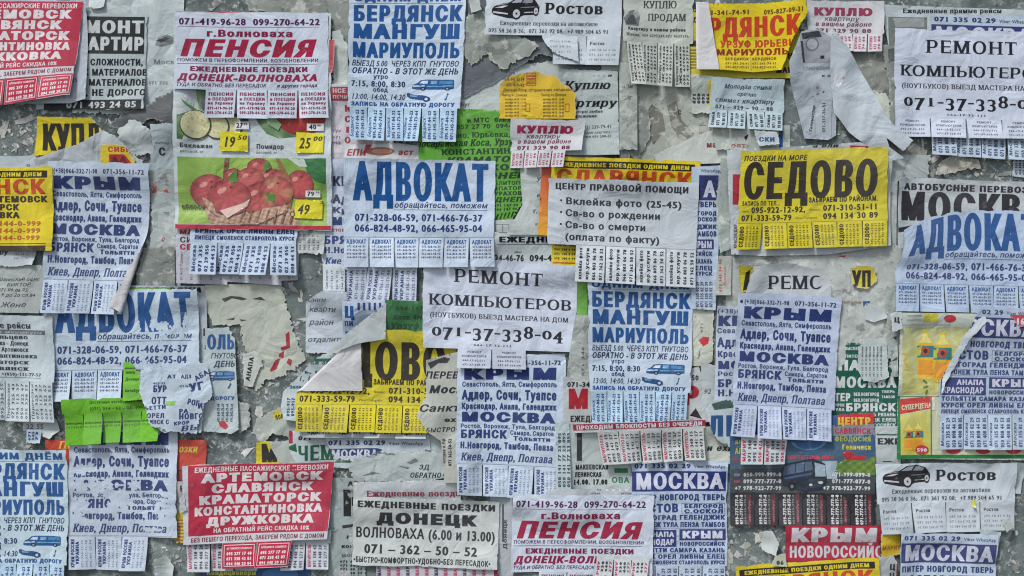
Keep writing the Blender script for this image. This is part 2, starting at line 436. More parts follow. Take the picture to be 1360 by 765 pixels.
        for kx, ky, p, am in s.w: h += am * (np.sin(kx * wu + ky * wv + p) + 1)
        h *= s.wob * .8 / (2 * s.wsum)
        for cx, cy, an, am, wd in s.cr:
            d = np.abs((wu - cx) * math.cos(an) + (wv - cy) * math.sin(an))
            l = (wu - cx) * -math.sin(an) + (wv - cy) * math.cos(an)
            h += am * np.exp(-d / wd) * np.exp(-(l / 60) ** 2)
        h += s.lift * np.clip(b, 0, 1.3) ** 4
        for k, am in s.corners.items():
            cx = 0 if k[1] == 'l' else s.W; cy = 0 if k[0] == 't' else s.body
            rr = min(s.W, s.H) * .33
            h += am * np.exp(-(((wu - cx) ** 2 + (wv - cy) ** 2) / rr ** 2))
        r0, r1, c0, c1 = s.ci
        gy = np.clip((py - HY0) / HC - .5 - r0, 0, r1 - r0 - 1.001); gx = np.clip((px - HX0) / HC - .5 - c0, 0, c1 - c0 - 1.001)
        iy = gy.astype(int); ix = gx.astype(int); fy = gy - iy; fx = gx - ix; B = s.base
        bs = (B[iy, ix] * (1 - fx) + B[iy, ix + 1] * fx) * (1 - fy) + (B[iy + 1, ix] * (1 - fx) + B[iy + 1, ix + 1] * fx) * fy
        return px + off * sx, py + off * sy, bs + h + dh + off * nh

    # -------- print
    def _cut(s, V, F, pr):
        if len(F) == 0: return F
        c = V[F].mean(1)
        k = np.ones(len(F), bool)
        if s.outline is not None and pr is s.pr: k &= winding(c, [s.outline]) != 0
        elif pr is s.pr: k &= (c[:, 0] > 0) & (c[:, 0] < s.W) & (c[:, 1] > 0) & (c[:, 1] < s.body)
        if pr is s.pr:
            for e in s.erase:
                x, y, rx, ry = e[:4]
                a = np.arctan2(c[:, 1] - y, c[:, 0] - x)
                rr = 1 + .25 * np.sin(3 * a + x) + .18 * np.sin(7 * a + y) + .1 * np.sin(13 * a + x * y)
                k &= ((c[:, 0] - x) / rx) ** 2 + ((c[:, 1] - y) / ry) ** 2 > rr ** 2
        return F[k]
    def text(s, t, x, y, h, w=None, st='r', col=(25, 25, 30), al='l', rot=0, sp=0.0, cond=1.0, lvl=2, pr=None, old=False, jig=0, fine=None):
        """y is the baseline, h the cap height, w the width the line is fitted to"""
        if pr is None: pr = s.pr; x -= s.off[0]; y -= s.off[1]
        if not t.strip(): return 0
        tv, tb, sf, sl = STY[st]
        col = lin(col) if not callable(col) else col
        n = len(t); A = sum(RAW.get(c, RAW['о'])[1] + sp for c in t)
        by = round(max(-.03, (tb * CAP - HT0) / 2), 3)
        sy = h / (CAP + 2 * by) * (1.0)
        bx = tv
        sx = w / (A + 2 * bx * n) if w is not None else sy * cond
        w_ = sx * (A + 2 * bx * n)
        if al == 'c': x0 = -w_ / 2
        elif al == 'r': x0 = -w_
        else: x0 = 0
        seg = 1 if h < 4.2 else 2 if h < 9 else (3 if h < 16 else 6)
        fn = fine or s.fine
        step = None
        if fn and h > 7: step = round(fn / max(sx, sy), 2)
        elif h > 9: step = round(STEP / max(sx, sy), 2)
        Vs, Fs, n0, cx = [], [], 0, x0
        ca, sa = math.cos(R(rot)), math.sin(R(rot))
        for ch in t:
            if ch not in RAW: ch = 'о'
            adv = RAW[ch][1]
            if ch != ' ':
                V, F = glyph(ch, seg, bx, by, step, sf)
                if len(F):
                    V = V.copy(); yy = V[:, 1] + by
                    if old and ch in OLDFIG: k, d = OLDFIG[ch]; yy = yy * k + d * CAP
                    jy = s.jit.uniform(-jig, jig) if jig else 0
                    X = cx + (V[:, 0] + bx + sp / 2 + yy * sl) * sx; Y = -(yy * sy) + jy
                    Vs.append(np.stack([x + X * ca + Y * sa, y - X * sa + Y * ca], 1)); Fs.append(F + n0); n0 += len(V)
            cx += sx * (adv + 2 * bx + sp)
        if not Vs: return w_
        V = np.concatenate(Vs); F = np.concatenate(Fs)
        pr.add(V, s._cut(V, F, pr), col, lvl)
        return w_
    def poly(s, pts, col, lvl=1, pr=None, step=None, rough=0):
        pts = np.array(pts, float)
        if pr is None: pr = s.pr; pts = pts - s.off
        if np.ptp(pts, 0).min() < 1e-6: return
        st = step or (s.fine or STEP)
        V, F = fill([pts], st if np.ptp(pts, 0).max() > 6 else None)
        c = col if callable(col) else lin(col)
        if callable(col):
            o = s.off.copy() if pr is s.pr else 0
            f = col; c = lambda V: lin(f(V + o))
        pr.add(V, s._cut(V, F, pr), c, lvl)
    def rect(s, x0, y0, x1, y1, col, lvl=1, pr=None):
        s.poly([(x0, y0), (x1, y0), (x1, y1), (x0, y1)], col, lvl, pr)
    def frame(s, x0, y0, x1, y1, col, t=.6, lvl=1, pr=None):
        s.rect(x0, y0, x1, y0 + t, col, lvl, pr); s.rect(x0, y1 - t, x1, y1, col, lvl, pr)
        s.rect(x0, y0 + t, x0 + t, y1 - t, col, lvl, pr); s.rect(x1 - t, y0 + t, x1, y1 - t, col, lvl, pr)
    def ell(s, cx, cy, rx, ry, col, lvl=1, pr=None, n=24, rot=0):
        c, d = math.cos(R(rot)), math.sin(R(rot))
        s.poly([(cx + rx * math.cos(a) * c - ry * math.sin(a) * d, cy + rx * math.cos(a) * d + ry * math.sin(a) * c) for a in [2 * math.pi * k / n for k in range(n)]], col, lvl, pr)
    def pix(s, pts, cx, cy, k=1.0, ky=None):   # helper: scaled unit outline
        return [(cx + x * k, cy + y * (ky or k)) for x, y in pts]

    # -------- tear-off tabs
    def tabs(s, n, x0, x1, y0, y1, draw, skip=(), out=3.0, sw=2.0, tw=1.0, paper=None, cuts=True, every=None):
        w = (x1 - x0) / n
        for i in range(n):
            if i in skip: continue
            p = Print(); g = .6
            o = s.rs.uniform(.15, 1) ** 1.3 * out * 3.0; 
            t = (x0 - s.off[0] + i * w + g, y0 - s.off[1], w - 2 * g, (y1 - y0) * s.rs.uniform(.985, 1.01), s.rs.uniform(-1, 1) * sw, o, s.rs.uniform(-1, 1) * tw * 3, s.rs.uniform(0, 1.4))
            if every and i in every:
                e = every[i]; t = t[:4] + tuple(e)
            draw(s, p, w - 2 * g, y1 - y0, i)
            s.tabsl.append((t, p, lin(paper) * np.array([.93, 1.0, 1.01]) if paper is not None else s.paper))

    # -------- build
    def _mesh(s, name, V2, F2, paper, pr, tab=None, torn=None):
        cols = [np.tile(paper, (len(V2), 1))]
        F2 = ccw(V2, F2)
        if torn is not None: cols[0][torn] = lin(s.rim) if s.rim else paper * .6 + lin((222, 222, 218)) * .4
        px, py, h = s.surf(V2[:, 0], V2[:, 1], 0, tab)
        P = [np.stack([px, py, h], 1)]; F = [F2]; n = len(V2)
        lv = sorted(set(float(np.unique(l)[0]) for l in pr.L))
        rank = {l: i for i, l in enumerate(lv)}
        if pr.V:
            V = np.concatenate(pr.V); Fi = np.concatenate(pr.F); C = np.concatenate(pr.C); L = np.concatenate(pr.L)
            off = 0.17 + (.08 if len(lv) < 7 else .06) * np.array([rank[float(l)] for l in L])
            px, py, h = s.surf(V[:, 0], V[:, 1], off, tab)
            used = np.unique(Fi); mp = np.full(len(V), -1); mp[used] = np.arange(len(used))
            P.append(np.stack([px, py, h], 1)[used]); F.append(mp[ccw(V, Fi)] + n); cols.append(C[used])
        P = np.concatenate(P); F = np.concatenate(F); C = np.concatenate(cols)
        hp = 17 * (1 - np.exp(-P[:, 2] / 17))            # the pile is pressed flat where it is thick
        X = np.stack([(P[:, 0] - CX) * MM, -hp * MM, (CY - P[:, 1]) * MM + Z0], 1)
        return X, F, C
    def build(s):
        if s.outline is None:
            nu = max(2, int(s.W / STEP)); nv = max(2, int(s.body / STEP))
            uu, vv = np.meshgrid(np.linspace(0, s.W, nu + 1), np.linspace(0, s.body, nv + 1))
            V2 = np.stack([uu.ravel(), vv.ravel()], 1)
            for ax, lim in ((0, s.W), (1, s.body)):      # hand cut, slightly nibbled edges
                q = V2[:, 1 - ax]
                for side in (0., lim):
                    k = np.abs(V2[:, ax] - side) < 1e-6
                    nn = .35 * np.sin(q * .05 + s.rs.uniform(0, 6)) + .25 * np.sin(q * .17 + s.rs.uniform(0, 6)) + .12 * s.rs.normal(size=len(q))
                    for _ in range(3): nn = nn - s.rs.uniform(.4, 2.2) * np.exp(-((q - s.rs.uniform(0, max(s.W, s.H))) / s.rs.uniform(1.5, 5)) ** 2)
                    if ax == 1 and side > 0 and s.tabsl: nn = nn * 0
                    V2[k, ax] += nn[k] * (1 if side > 0 else -1)
            F2 = grid_tris(nu, nv); torn = None
        else:
            V2, F2 = fill([s.outline], STEP * .9); torn = None
            if s.rim is not None or s.torn.any():
                T = s.outline[s.torn == 1]
                if len(T) and s.rim is not False:
                    d = np.full(len(V2), 99.)
                    for k in range(0, len(T), 200):
                        d = np.minimum(d, np.hypot(V2[:, None, 0] - T[None, k:k + 200, 0], V2[:, None, 1] - T[None, k:k + 200, 1]).min(1))
                    torn = d < .3
        X, F, C = s._mesh(s.name, V2, F2, s.paper, s.pr, None, torn)
        cen = np.array([X[:, 0].mean(), X[:, 1].mean(), X[:, 2].mean()])
        ob = mesh_object(s.name, X - cen, F, C, s.mat); ob.location = cen
        ob['label'] = s.label; ob['category'] = s.cat
        if s.group: ob['group'] = s.group
        for t, p, pap in s.tabsl:
            nu = max(3, int(t[2] / 4)); nv = max(3, int(t[3] / 4))
            uu, vv = np.meshgrid(np.linspace(0, t[2], nu + 1), np.linspace(0, t[3], nv + 1)); V2 = np.stack([uu.ravel(), vv.ravel()], 1)
            X, F, C = s._mesh('tear_off_tab', V2, grid_tris(nu, nv), pap, p, t)
            c2 = X.mean(0); o = mesh_object('tear_off_tab', X - c2, F, C, s.mat); o.parent = ob; o.location = c2 - cen
        # raise the pile
        def stamp(V2, tab):
            px, py, h = s.surf(V2[:, 0], V2[:, 1], .3, tab)
            iy = ((py - HY0) / HC).astype(int); ix = ((px - HX0) / HC).astype(int)
            k = (iy >= 0) & (iy < HH) & (ix >= 0) & (ix < HW)
            np.maximum.at(HM, (iy[k], ix[k]), h[k])
        g = np.stack(np.meshgrid(np.arange(0.5, s.W, 1.5), np.arange(.5, s.body, 1.5)), -1).reshape(-1, 2)
        if s.outline is not None: g = g[winding(g, [s.outline]) != 0]
        if len(g): stamp(g, None)
        for t, p, pap in s.tabsl:
            stamp(np.stack(np.meshgrid(np.arange(0, t[2], 1.5), np.arange(0, t[3], 1.5)), -1).reshape(-1, 2), t)
        return ob

def ccw(V, F):
    a = V[F]; ar = (a[:, 1, 0] - a[:, 0, 0]) * (a[:, 2, 1] - a[:, 0, 1]) - (a[:, 1, 1] - a[:, 0, 1]) * (a[:, 2, 0] - a[:, 0, 0])
    return np.where((ar > 0)[:, None], F[:, ::-1], F)

def grid_tris(nu, nv):
    i = np.arange(nu); j = np.arange(nv); a = (j[:, None] * (nu + 1) + i[None, :]).ravel()
    return np.concatenate([np.stack([a, a + nu + 1, a + 1], 1), np.stack([a + 1, a + nu + 1, a + nu + 2], 1)])

def mesh_object(name, X, F, C, mat, smooth=True):
    me = bpy.data.meshes.new(name)
    me.vertices.add(len(X)); me.vertices.foreach_set('co', X.astype(np.float32).ravel())
    me.loops.add(len(F) * 3); me.loops.foreach_set('vertex_index', F.astype(np.int32).ravel())
    me.polygons.add(len(F)); me.polygons.foreach_set('loop_start', np.arange(0, len(F) * 3, 3, dtype=np.int32))
    if smooth: me.polygons.foreach_set('use_smooth', np.ones(len(F), bool))
    me.update(calc_edges=True)
    if C is not None:
        at = me.color_attributes.new('print', 'FLOAT_COLOR', 'POINT')
        at.data.foreach_set('color', np.concatenate([C, np.ones((len(C), 1))], 1).astype(np.float32).ravel())
    me.materials.append(mat)
    o = bpy.data.objects.new(name, me); COL.objects.link(o)
    return o
# ------------------------------------------------------------------ the pavement and the wall
def build_setting():
    X = np.array([(-400, -400, 0), (400, -400, 0), (400, 400, 0), (-400, 400, 0)], float)
    g = mesh_object('ground', X, np.array([(0, 1, 2), (0, 2, 3)]), None, simple_material('asphalt', (58, 58, 58), (80, 80, 78), 300.0, .002), False); g['kind'] = 'structure'
    X = np.array([(-30, -2.4, .004), (30, -2.4, .004), (30, .1, .004), (-30, .1, .004)], float)
    g = mesh_object('pavement', X, np.array([(0, 1, 2), (0, 2, 3)]), None, simple_material('worn_concrete', (112, 112, 108), (142, 142, 136), 60.0, .002), False); g['kind'] = 'structure'
    # wall: fine uneven plaster where the notices hang, plain faces beyond
    nx, nz = 400, 240; w, h = 1.70, 1.04; x0, z0 = -w / 2, Z0 - h / 2
    xx, zz = np.meshgrid(np.linspace(x0, -x0, nx + 1), np.linspace(z0, z0 + h, nz + 1))
    rs = np.random.RandomState(4); d = np.zeros_like(xx)
    for k in range(46):
        wl = 10 ** rs.uniform(-2.1, -.7); an = rs.uniform(0, 6.28)
        d += wl ** .8 * np.sin(2 * math.pi / wl * (math.cos(an) * xx + math.sin(an) * zz) + rs.uniform(0, 6.28) + 2 * np.sin(xx * 31 + k) * np.sin(zz * 27 + k))
    d = (d - d.min()) / np.ptp(d) * 0.0006
    V = np.stack([xx.ravel(), -d.ravel(), zz.ravel()], 1)
    i = np.arange(nx); j = np.arange(nz); a = (j[:, None] * (nx + 1) + i[None, :]).ravel()
    F = np.concatenate([np.stack([a, a + 1, a + nx + 2], 1), np.stack([a, a + nx + 2, a + nx + 1], 1)])
    n = len(V); T, B, L, Rr = 3.4, 0.0, -5.0, 5.0; th = .35
    ex = np.array([(L, 0, B), (Rr, 0, B), (Rr, 0, T), (L, 0, T), (x0, 0, z0), (-x0, 0, z0), (-x0, 0, z0 + h), (x0, 0, z0 + h),
                   (L, th, B), (Rr, th, B), (Rr, th, T), (L, th, T)], float)
    q = [(0, 1, 5, 4), (1, 2, 6, 5), (2, 3, 7, 6), (3, 0, 4, 7), (1, 9, 10, 2), (3, 2, 10, 11), (0, 3, 11, 8), (9, 8, 11, 10)]
    E = np.array([t for a_, b_, c_, d_ in q for t in ((a_, b_, c_), (a_, c_, d_))]) + n
    wl = mesh_object('wall', np.concatenate([V, ex]), np.concatenate([F, E]), None, WALL, False)
    wl['label'] = 'grey green plastered wall covered with layers of torn paper notices'; wl['category'] = 'wall'
build_setting()

# ------------------------------------------------------------------ the kinds of flyer, each in its own millimetres
BLUE = (22, 82, 146); NAVY = (44, 60, 116); INK = (30, 30, 34); CRIM = (150, 26, 66); PLUM = (78, 26, 82); RED = (176, 36, 44)
WHITE = (210, 214, 224); COOL = (202, 214, 232); LAV = (204, 206, 224); CREAM = (200, 200, 190); GREYP = (186, 188, 190)
YEL = (206, 190, 30); BROWN = (52, 40, 22)

def vtxt(s, p, t, x, y, h, w, st='r', col=INK, lvl=2):
    """a line of a tab, reading upwards; x is the baseline, y the lower end"""
    s.text(t, x, y, h, w, st, col, rot=90, pr=p, lvl=lvl)

PH = ['095 312 47 10', '071 328 06 59', '066 465 95 04', '071 333 59 79', '050 809 52 49', '094 134 30 89']

def advokat(label, quad, **k):
    seps = k.pop('skip', ()); tout = k.pop('tout', 2.5)
    s = Sheet(label, quad, 200, 143, paper=k.pop('paper', (206, 214, 230)), body=104, group='white lawyer flyers with a big blue headline', **k)
    s.text('АДВОКАТ', 12, 55, 51, 180, 'kc', BLUE)
    s.text('обращайтесь, поможем', 66, 64, 7.6, 124, 'i', NAVY); s.rect(66, 66.6, 190, 67.2, (60, 90, 140))
    s.text('071-328-06-59, 071-466-76-37', 14, 82, 10, 170, 'b', NAVY)
    s.text('066-824-48-92, 066-465-95-04', 14, 96, 10, 170, 'b', NAVY)
    s.rect(0, 103, 200, 103.5, (120, 140, 170))
    def d(s, p, w, h, i):
        s.text('АДВОКАТ', 3, 8, 5.6, w - 6, 'k', BLUE, pr=p)
        for j, t in enumerate(('071-328-06-59', '071-466-76-37', '066-824-48-92', '066-465-95-04')):
            s.text(t, 3.4, 13.2 + j * 4.7, 3.2, w - 7, 'b', (50, 62, 100), pr=p)
    s.tabs(6, 0, 200, 104, 143, d, seps, out=tout)
    return s.build()

def van(s, x, y, w, h, c=(28, 84, 138)):
    P = lambda a: [(x + u * w, y + v * h) for u, v in a]
    s.poly(P([(0, .75), (.03, .5), (.12, .35), (.2, .08), (.32, 0), (.97, .02), (1, .12), (1, .9), (.9, 1), (.1, 1), (.0, .92)]), c, 1)
    s.poly(P([(.17, .38), (.24, .14), (.38, .12), (.36, .42)]), (200, 214, 230), 2)
    s.poly(P([(.42, .42), (.44, .12), (.6, .12), (.58, .45)]), (120, 166, 200), 2)
    s.poly(P([(.63, .45), (.65, .12), (.96, .12), (.97, .42)]), (70, 128, 176), 2)
    s.poly(P([(.02, .6), (.3, .55), (.3, .68), (.03, .75)]), (190, 208, 226), 2)
    s.poly(P([(.35, .62), (.98, .58), (.98, .68), (.35, .74)]), (110, 160, 200), 2)
    for u in (.26, .84): s.ell(x + u * w, y + .92 * h, w * .065, h * .17, (16, 40, 80), 3); s.ell(x + u * w, y + .92 * h, w * .03, h * .08, (150, 170, 190), 4)

def ute(s, x, y, w, h, c=(30, 76, 130)):
    P = lambda a: [(x + u * w, y + v * h) for u, v in a]
    s.poly(P([(0, .05), (.1, .02), (.3, .22), (.6, .22), (.8, .3), (.98, .5), (1, .8), (.9, .9), (.15, .62), (.02, .4)]), c, 1)
    s.poly(P([(.12, .14), (.28, .28), (.5, .3), (.4, .42), (.16, .38)]), (120, 162, 196), 2)
    s.ell(x + .82 * w, y + .66 * h, w * .14, h * .3, (20, 60, 110), 3); s.ell(x + .82 * w, y + .66 * h, w * .07, h * .15, (190, 202, 218), 4)

def berdyansk(label, quad, **k):
    skip = k.pop('skip', ()); tout = k.pop('tout', 3)
    s = Sheet(label, quad, 137, 194, paper=k.pop('paper', (204, 213, 228)), body=151, group='blue lettered Berdyansk coach flyers', **k)
    s.text('ОДНИМ ДНЁМ', 4, 13, 9, 128, 'k', BLUE); s.rect(1, 15.3, 134, 15.8, (110, 120, 140))
    s.text('БЕРДЯНСК', 4, 39, 21, 129, 'kk', BLUE); s.text('МАНГУШ', 4, 61.5, 19.3, 129, 'kk', BLUE); s.text('МАРИУПОЛЬ', 4, 86, 20, 129, 'kk', BLUE)
    s.text('ВЫЕЗД 5.00  ЧЕРЕЗ КПП  ГНУТОВО', 4, 97, 7.6, 128, 'i', (30, 52, 92)); s.text('ОБРАТНО - В ЭТОТ ЖЕ ДЕНЬ', 4, 107, 8, 128, 'bi', (30, 52, 92))
    s.text('утро', 30, 113.5, 6, 18, 'b', (40, 60, 100)); s.text('7:15, 8:00, 8:30', 4, 124, 8, 65, 'b', (34, 54, 98))
    s.text('обед', 30, 130.5, 6, 18, 'b', (40, 60, 100)); s.text('13:00, 14:00, 14:30', 4, 140.5, 7.6, 65, 'i', (34, 54, 98))
    s.text('ЗАПИСЬ НА ОБРАТНУЮ ДОРОГУ', 4, 149, 5.4, 126, 'kk', BLUE)
    van(s, 77, 113.5, 51, 13); ute(s, 71, 131, 29, 12)
    s.poly([(117, 139.5), (119, 137.5), (120.3, 131), (122.5, 132.5), (121, 133.5), (120, 139.5), (118, 141)], BLUE, 2)
    def d(s, p, w, h, i):
        vtxt(s, p, 'Бердянск', 4.6, h - 4, 4, h * .62, 'bi', (40, 84, 140)); vtxt(s, p, '095-917-04-22', 11, h - 3, 4.2, h - 6, 'k', (34, 66, 118)); vtxt(s, p, '071-345-73-64', 17.4, h - 3, 4.2, h - 6, 'k', (34, 66, 118))
    s.tabs(6, 2, 134, 151, 194, d, skip, out=tout, paper=(190, 212, 232))
    return s.build()

def krym(label, quad, **k):
    skip = k.pop('skip', ()); tout = k.pop('tout', 3)
    s = Sheet(label, quad, 136, 190, paper=k.pop('paper', (202, 210, 226)), body=149, group='white Crimea and Moscow coach flyers', **k)
    c = NAVY; g = (62, 66, 96)
    s.text('(+38)066-332-71-98', 8, 14.5, 6, 60, 'b', g); s.text('071-356-11-72', 75, 14.5, 6.4, 55, 'b', g); s.ell(4.5, 12, 2, 2.4, g); 
    s.text('КРЫМ', 6, 34, 16, 121, 'w', c)
    s.text('Севастополь, Ялта, Симферополь', 6, 43.5, 7, 120, 'b', c); s.text('Адлер, Сочи, Туапсе', 6, 61, 13.4, 120, 'kk', c)
    s.text('Краснодар, Анапа, Геленджик', 6, 74, 8.6, 120, 'kk', c); s.text('МОСКВА', 5, 91, 13.5, 120, 'w', c)
    s.text('Ростов, Воронеж, Тула, Белгород', 5, 99.5, 6, 120, 'b', c); s.text('БРЯНСК', 5, 113, 11.5, 59, 'kk', c)
    s.text('Самара, Саратов', 68, 107.5, 6, 56, 'b', c); s.text('Тольятти', 72, 115, 6, 48, 'k', c)
    s.text('Н.Новгород, Тамбов, Пенза', 5, 127, 9.2, 119, 'kk', c); s.text('Киев, Днепр, Полтава', 6, 143, 10.5, 117, 'sbi', c)
    s.rect(2, 147.5, 130, 148, (130, 134, 160))
    def d(s, p, w, h, i):
        vtxt(s, p, 'КРЫМ РОССИЯ', 7, h - 3, 4.4, h - 6, 'kk', c); vtxt(s, p, 'УКРАИНА', 12.5, h - 7, 4.2, h - 13, 'kk', c)
        for j, x in enumerate((17.5, 22.5, 27.5)): vtxt(s, p, ('071-356-11-72', '066-332-71-98', '095-401-22-74')[j], x, h - 3, 2.6, h - 7, 'l', (110, 112, 140))
    s.tabs(4, 1, 133, 149, 190, d, skip, out=tout, sw=2.6)
    return s.build()

def pensia(label, quad, **k):
    skip = k.pop('skip', (0,)); low = k.pop('low', False)
    s = Sheet(label, quad, 203, 142, paper=k.pop('paper', (208, 210, 222)), body=104, group='white pension flyers lettered in crimson', **k)
    c = CRIM; p_ = PLUM
    s.text('071-419-96-28', 4, 17, 9.2, 89, 'b', p_); s.text('099-270-64-22', 102, 17, 9.2, 90, 'b', p_); s.rect(3, 19.3, 191, 19.8, (120, 70, 110))
    s.text('г.Волноваха', 40, 32.5, 9.4, 116, 'k', (130, 24, 70)); s.text('ПЕНСИЯ', 4, 59.5, 23.5, 180, 'kki', (158, 24, 62))
    s.text('ПОМОЖЕМ В ПЕРЕОФОРМЛЕНИИ, ВОЗОБНОВЛЕНИИ', 3, 66.3, 4.6, 187, 'r', p_); s.rect(3, 69, 188, 69.6, (70, 40, 80))
    s.text('ЕЖЕДНЕВНЫЕ ПОЕЗДКИ', 20, 79.5, 6.8, 156, 'kk', (120, 24, 72)); s.text('ДОНЕЦК-ВОЛНОВАХА', 4, 92.3, 9.6, 184, 'kki', (142, 26, 70))
    s.text('ТУДА И ОБРАТНО. БЕЗ ПЕРЕСАДОК', 3, 100, 4.8, 117, 'i', p_); s.text('и других города', 134, 100, 4.6, 54, 'bi', p_)
    def d(s, p, w, h, i):
        for t, y, hh in (('ПЕНСИЯ', 7.6, 4.4), ('и ПОЕЗДКИ', 14, 4.2), ('на Украину', 19.6, 4), ('071-419-96-28', 26.4, 4.2), ('099-270-64-22', 32.6, 4.2)):
            s.text(t, 3, y, hh, w - 6, 'k', (128, 26, 76), pr=p)
        s.rect(w - .4, 1, w, h - 2, (150, 130, 160), pr=p)
    s.tabs(5, 0, 203, 104, 142, d, skip, out=2)
    return s.build()

def remont(label, quad, **k):
    skip = k.pop('skip', ())
    s = Sheet(label, quad, 206, 143, paper=k.pop('paper', (206, 208, 222)), body=118, group='white computer repair flyers in black serif type', **k)
    c = (20, 20, 32)
    s.text('РЕМОНТ', 40, 31, 17, 120, 's', c, sp=.04); s.text('КОМПЬЮТЕРОВ', 7, 62, 14.2, 192, 's', c)
    s.text('(НОУТБУКОВ) ВЫЕЗД МАСТЕРА НА ДОМ', 9, 78, 6.3, 186, 's', (44, 44, 56)); s.text('071-37-338-04', 11, 102, 17, 178, 's', c, old=True, sp=.02)
    s.text('066-17-32-111', 68, 114, 3, 52, 's', (60, 60, 74))
    def d(s, p, w, h, i):
        for t, y, x in (('РЕМОНТ', 5, 13), ('КОМПЬЮТЕРОВ', 10.5, 6), ('066-17-32-111', 16, 7), ('071-37-338-04', 21.5, 7)): s.text(t, x, y, 2.7, w - 2 * x, 'b', (84, 84, 96), pr=p)
    s.tabs(4, 0, 186, 118, 143, d, skip, out=2.2, sw=1)
    return s.build()

def sedovo(label, quad, **k):
    skip = k.pop('skip', ())
    s = Sheet(label, quad, 197, 131, paper=k.pop('paper', (204, 192, 38)), body=97, group='yellow Sedovo seaside trip flyers', rim=(215, 212, 200), **k)
    c = BROWN
    s.text('ПОЕЗДКИ НА МОРЕ', 4, 14, 7, 86, 'bi', c); s.text('СЕДОВО', 4, 64.5, 49, 181, 'kc', (44, 34, 20))
    s.text('ЗАПИСЬ ПО ТЕЛ...', 4, 73, 6, 52, 'b', c); s.text('ЗАБИРАЕМ ПО РАЙОНАМ.', 94, 70.5, 7, 91, 'k', c)
    s.text('Viber', 5, 82, 3.2, 10, 'l', (120, 104, 30)); s.text('095-922-12-92,', 17, 83, 8.4, 73, 'b', c); s.text('Феникс', 95, 81.5, 3.2, 14, 'l', (120, 104, 30)); s.text('071-310-51-11', 113, 82, 8.4, 72, 'b', c)
    s.text('071-333-59-79', 4, 93.5, 8.4, 68, 'b', c); s.text('Viber/Telegram', 76, 92, 3.2, 30, 'l', (120, 104, 30)); s.text('094 134 30 89', 113, 93, 8.4, 72, 'b', c)
    s.rect(0, 96, 197, 96.4, (130, 116, 20))
    def d(s, p, w, h, i):
        vtxt(s, p, 'СЕДОВО', 8, h - 3, 5.6, h - 6, 'kk', c)
        for j, t in enumerate(('095-922-12-92', '071-310-51-11', '071-333-59-79', '094 134 30 89')): vtxt(s, p, t, 13.4 + j * 4.6, h - 3, 2.9, h - 6, 'x', (104, 90, 30))
    s.tabs(6, 0, 197, 97, 131, d, skip, out=2.8, sw=1.6)
    return s.build()

def artemovsk(label, quad, **k):
    skip = k.pop('skip', (0, 3))
    s = Sheet(label, quad, 198, 139, paper=(214, 212, 216), body=105, group='red Artemovsk passenger flyers', **k)
    r = (184, 36, 66); w = (230, 222, 224)
    s.rect(7, .5, 197.6, 94, r, 1)
    s.text('ЕЖЕДНЕВНЫЕ ПАССАЖИРСКИЕ ПЕРЕВОЗКИ', 15, 10, 6.8, 176, 'b', w)
    for t, x0, x1, y, h in (('АРТЕМОВСК', 24, 184, 24.2, 12.2), ('СЛАВЯНСК', 36, 172, 38.8, 12.2), ('КРАМАТОРСК', 20, 184, 53.6, 12.2), ('КОНСТАНТИНОВКА', 14, 187, 68, 11.4), ('ДРУЖКОВКА', 30, 177, 82, 11.6)):
        s.text(t, x0, y, h, x1 - x0, 'w', w)
    s.text('НА ОБРАТНЫЙ РЕЙС СКИДКА 10%', 40, 91.3, 5.8, 132, 'b', w)
    s.text('БЕЗ ПЕШЕГО ПЕРЕХОДА, ЗАБЕРЕМ РЯДОМ С ДОМОМ', 10, 102.4, 5.8, 184, 'b', (140, 30, 52))
    def d(s, p, w_, h, i):
        s.rect(.3, .5, w_ - .3, h - .4, r, 1, p); s.frame(2.5, 3, w_ - 2.5, h - 3, w, .8, 2, p)
        s.text('АРТЕМОВСК СЛАВЯНСК', 6, 9, 2.6, w_ - 12, 'b', w, pr=p)
        for j, t in enumerate(('095 277 17 40', '071 338 42 83', '094 448 20 84')): s.text(t, 6, 16.4 + j * 6.6, 4.3, w_ - 12, 'k', w, pr=p)
    s.tabs(4, 4, 198, 105, 139, d, skip, out=3)
    return s.build()

def hatchback(s, x, y, w, h):
    P = lambda a: [(x + u * w, y + v * h) for u, v in a]; k = (22, 22, 26)
    s.poly(P([(0, .55), (.05, .42), (.22, .3), (.36, .25), (.5, .05), (.72, 0), (.9, .12), (.96, .3), (1, .42), (1, .62), (.95, .78), (.68, .82), (.5, .98), (.34, .96), (.04, .82), (0, .7)]), k, 1)
    s.poly(P([(.4, .27), (.52, .09), (.66, .06), (.6, .26)]), (170, 174, 182), 2); s.poly(P([(.63, .26), (.69, .06), (.76, .07), (.86, .15), (.84, .26)]), (140, 144, 152), 2)
    s.poly(P([(.05, .5), (.24, .4), (.34, .4), (.22, .5)]), (210, 212, 218), 2); s.poly(P([(.03, .66), (.34, .74), (.34, .8), (.03, .74)]), (200, 202, 208), 2)
    s.poly(P([(.1, .36), (.34, .29), (.32, .33), (.1, .4)]), (150, 152, 158), 2); s.poly(P([(.6, .46), (.98, .4), (.98, .44), (.6, .5)]), (130, 132, 138), 2); s.poly(P([(.68, .68), (.92, .64), (.92, .68), (.68, .72)]), (180, 182, 188), 2)
    for u, v, r in ((.52, .75, .105), (.93, .62, .06)): s.ell(x + u * w, y + v * h, w * r, h * (.27 if u < .6 else .22), k, 3); s.ell(x + u * w, y + v * h, w * r * .72, h * (.19 if u < .6 else .15), (196, 198, 204), 4); s.ell(x + u * w, y + v * h, w * r * .2, h * .05, k, 5)

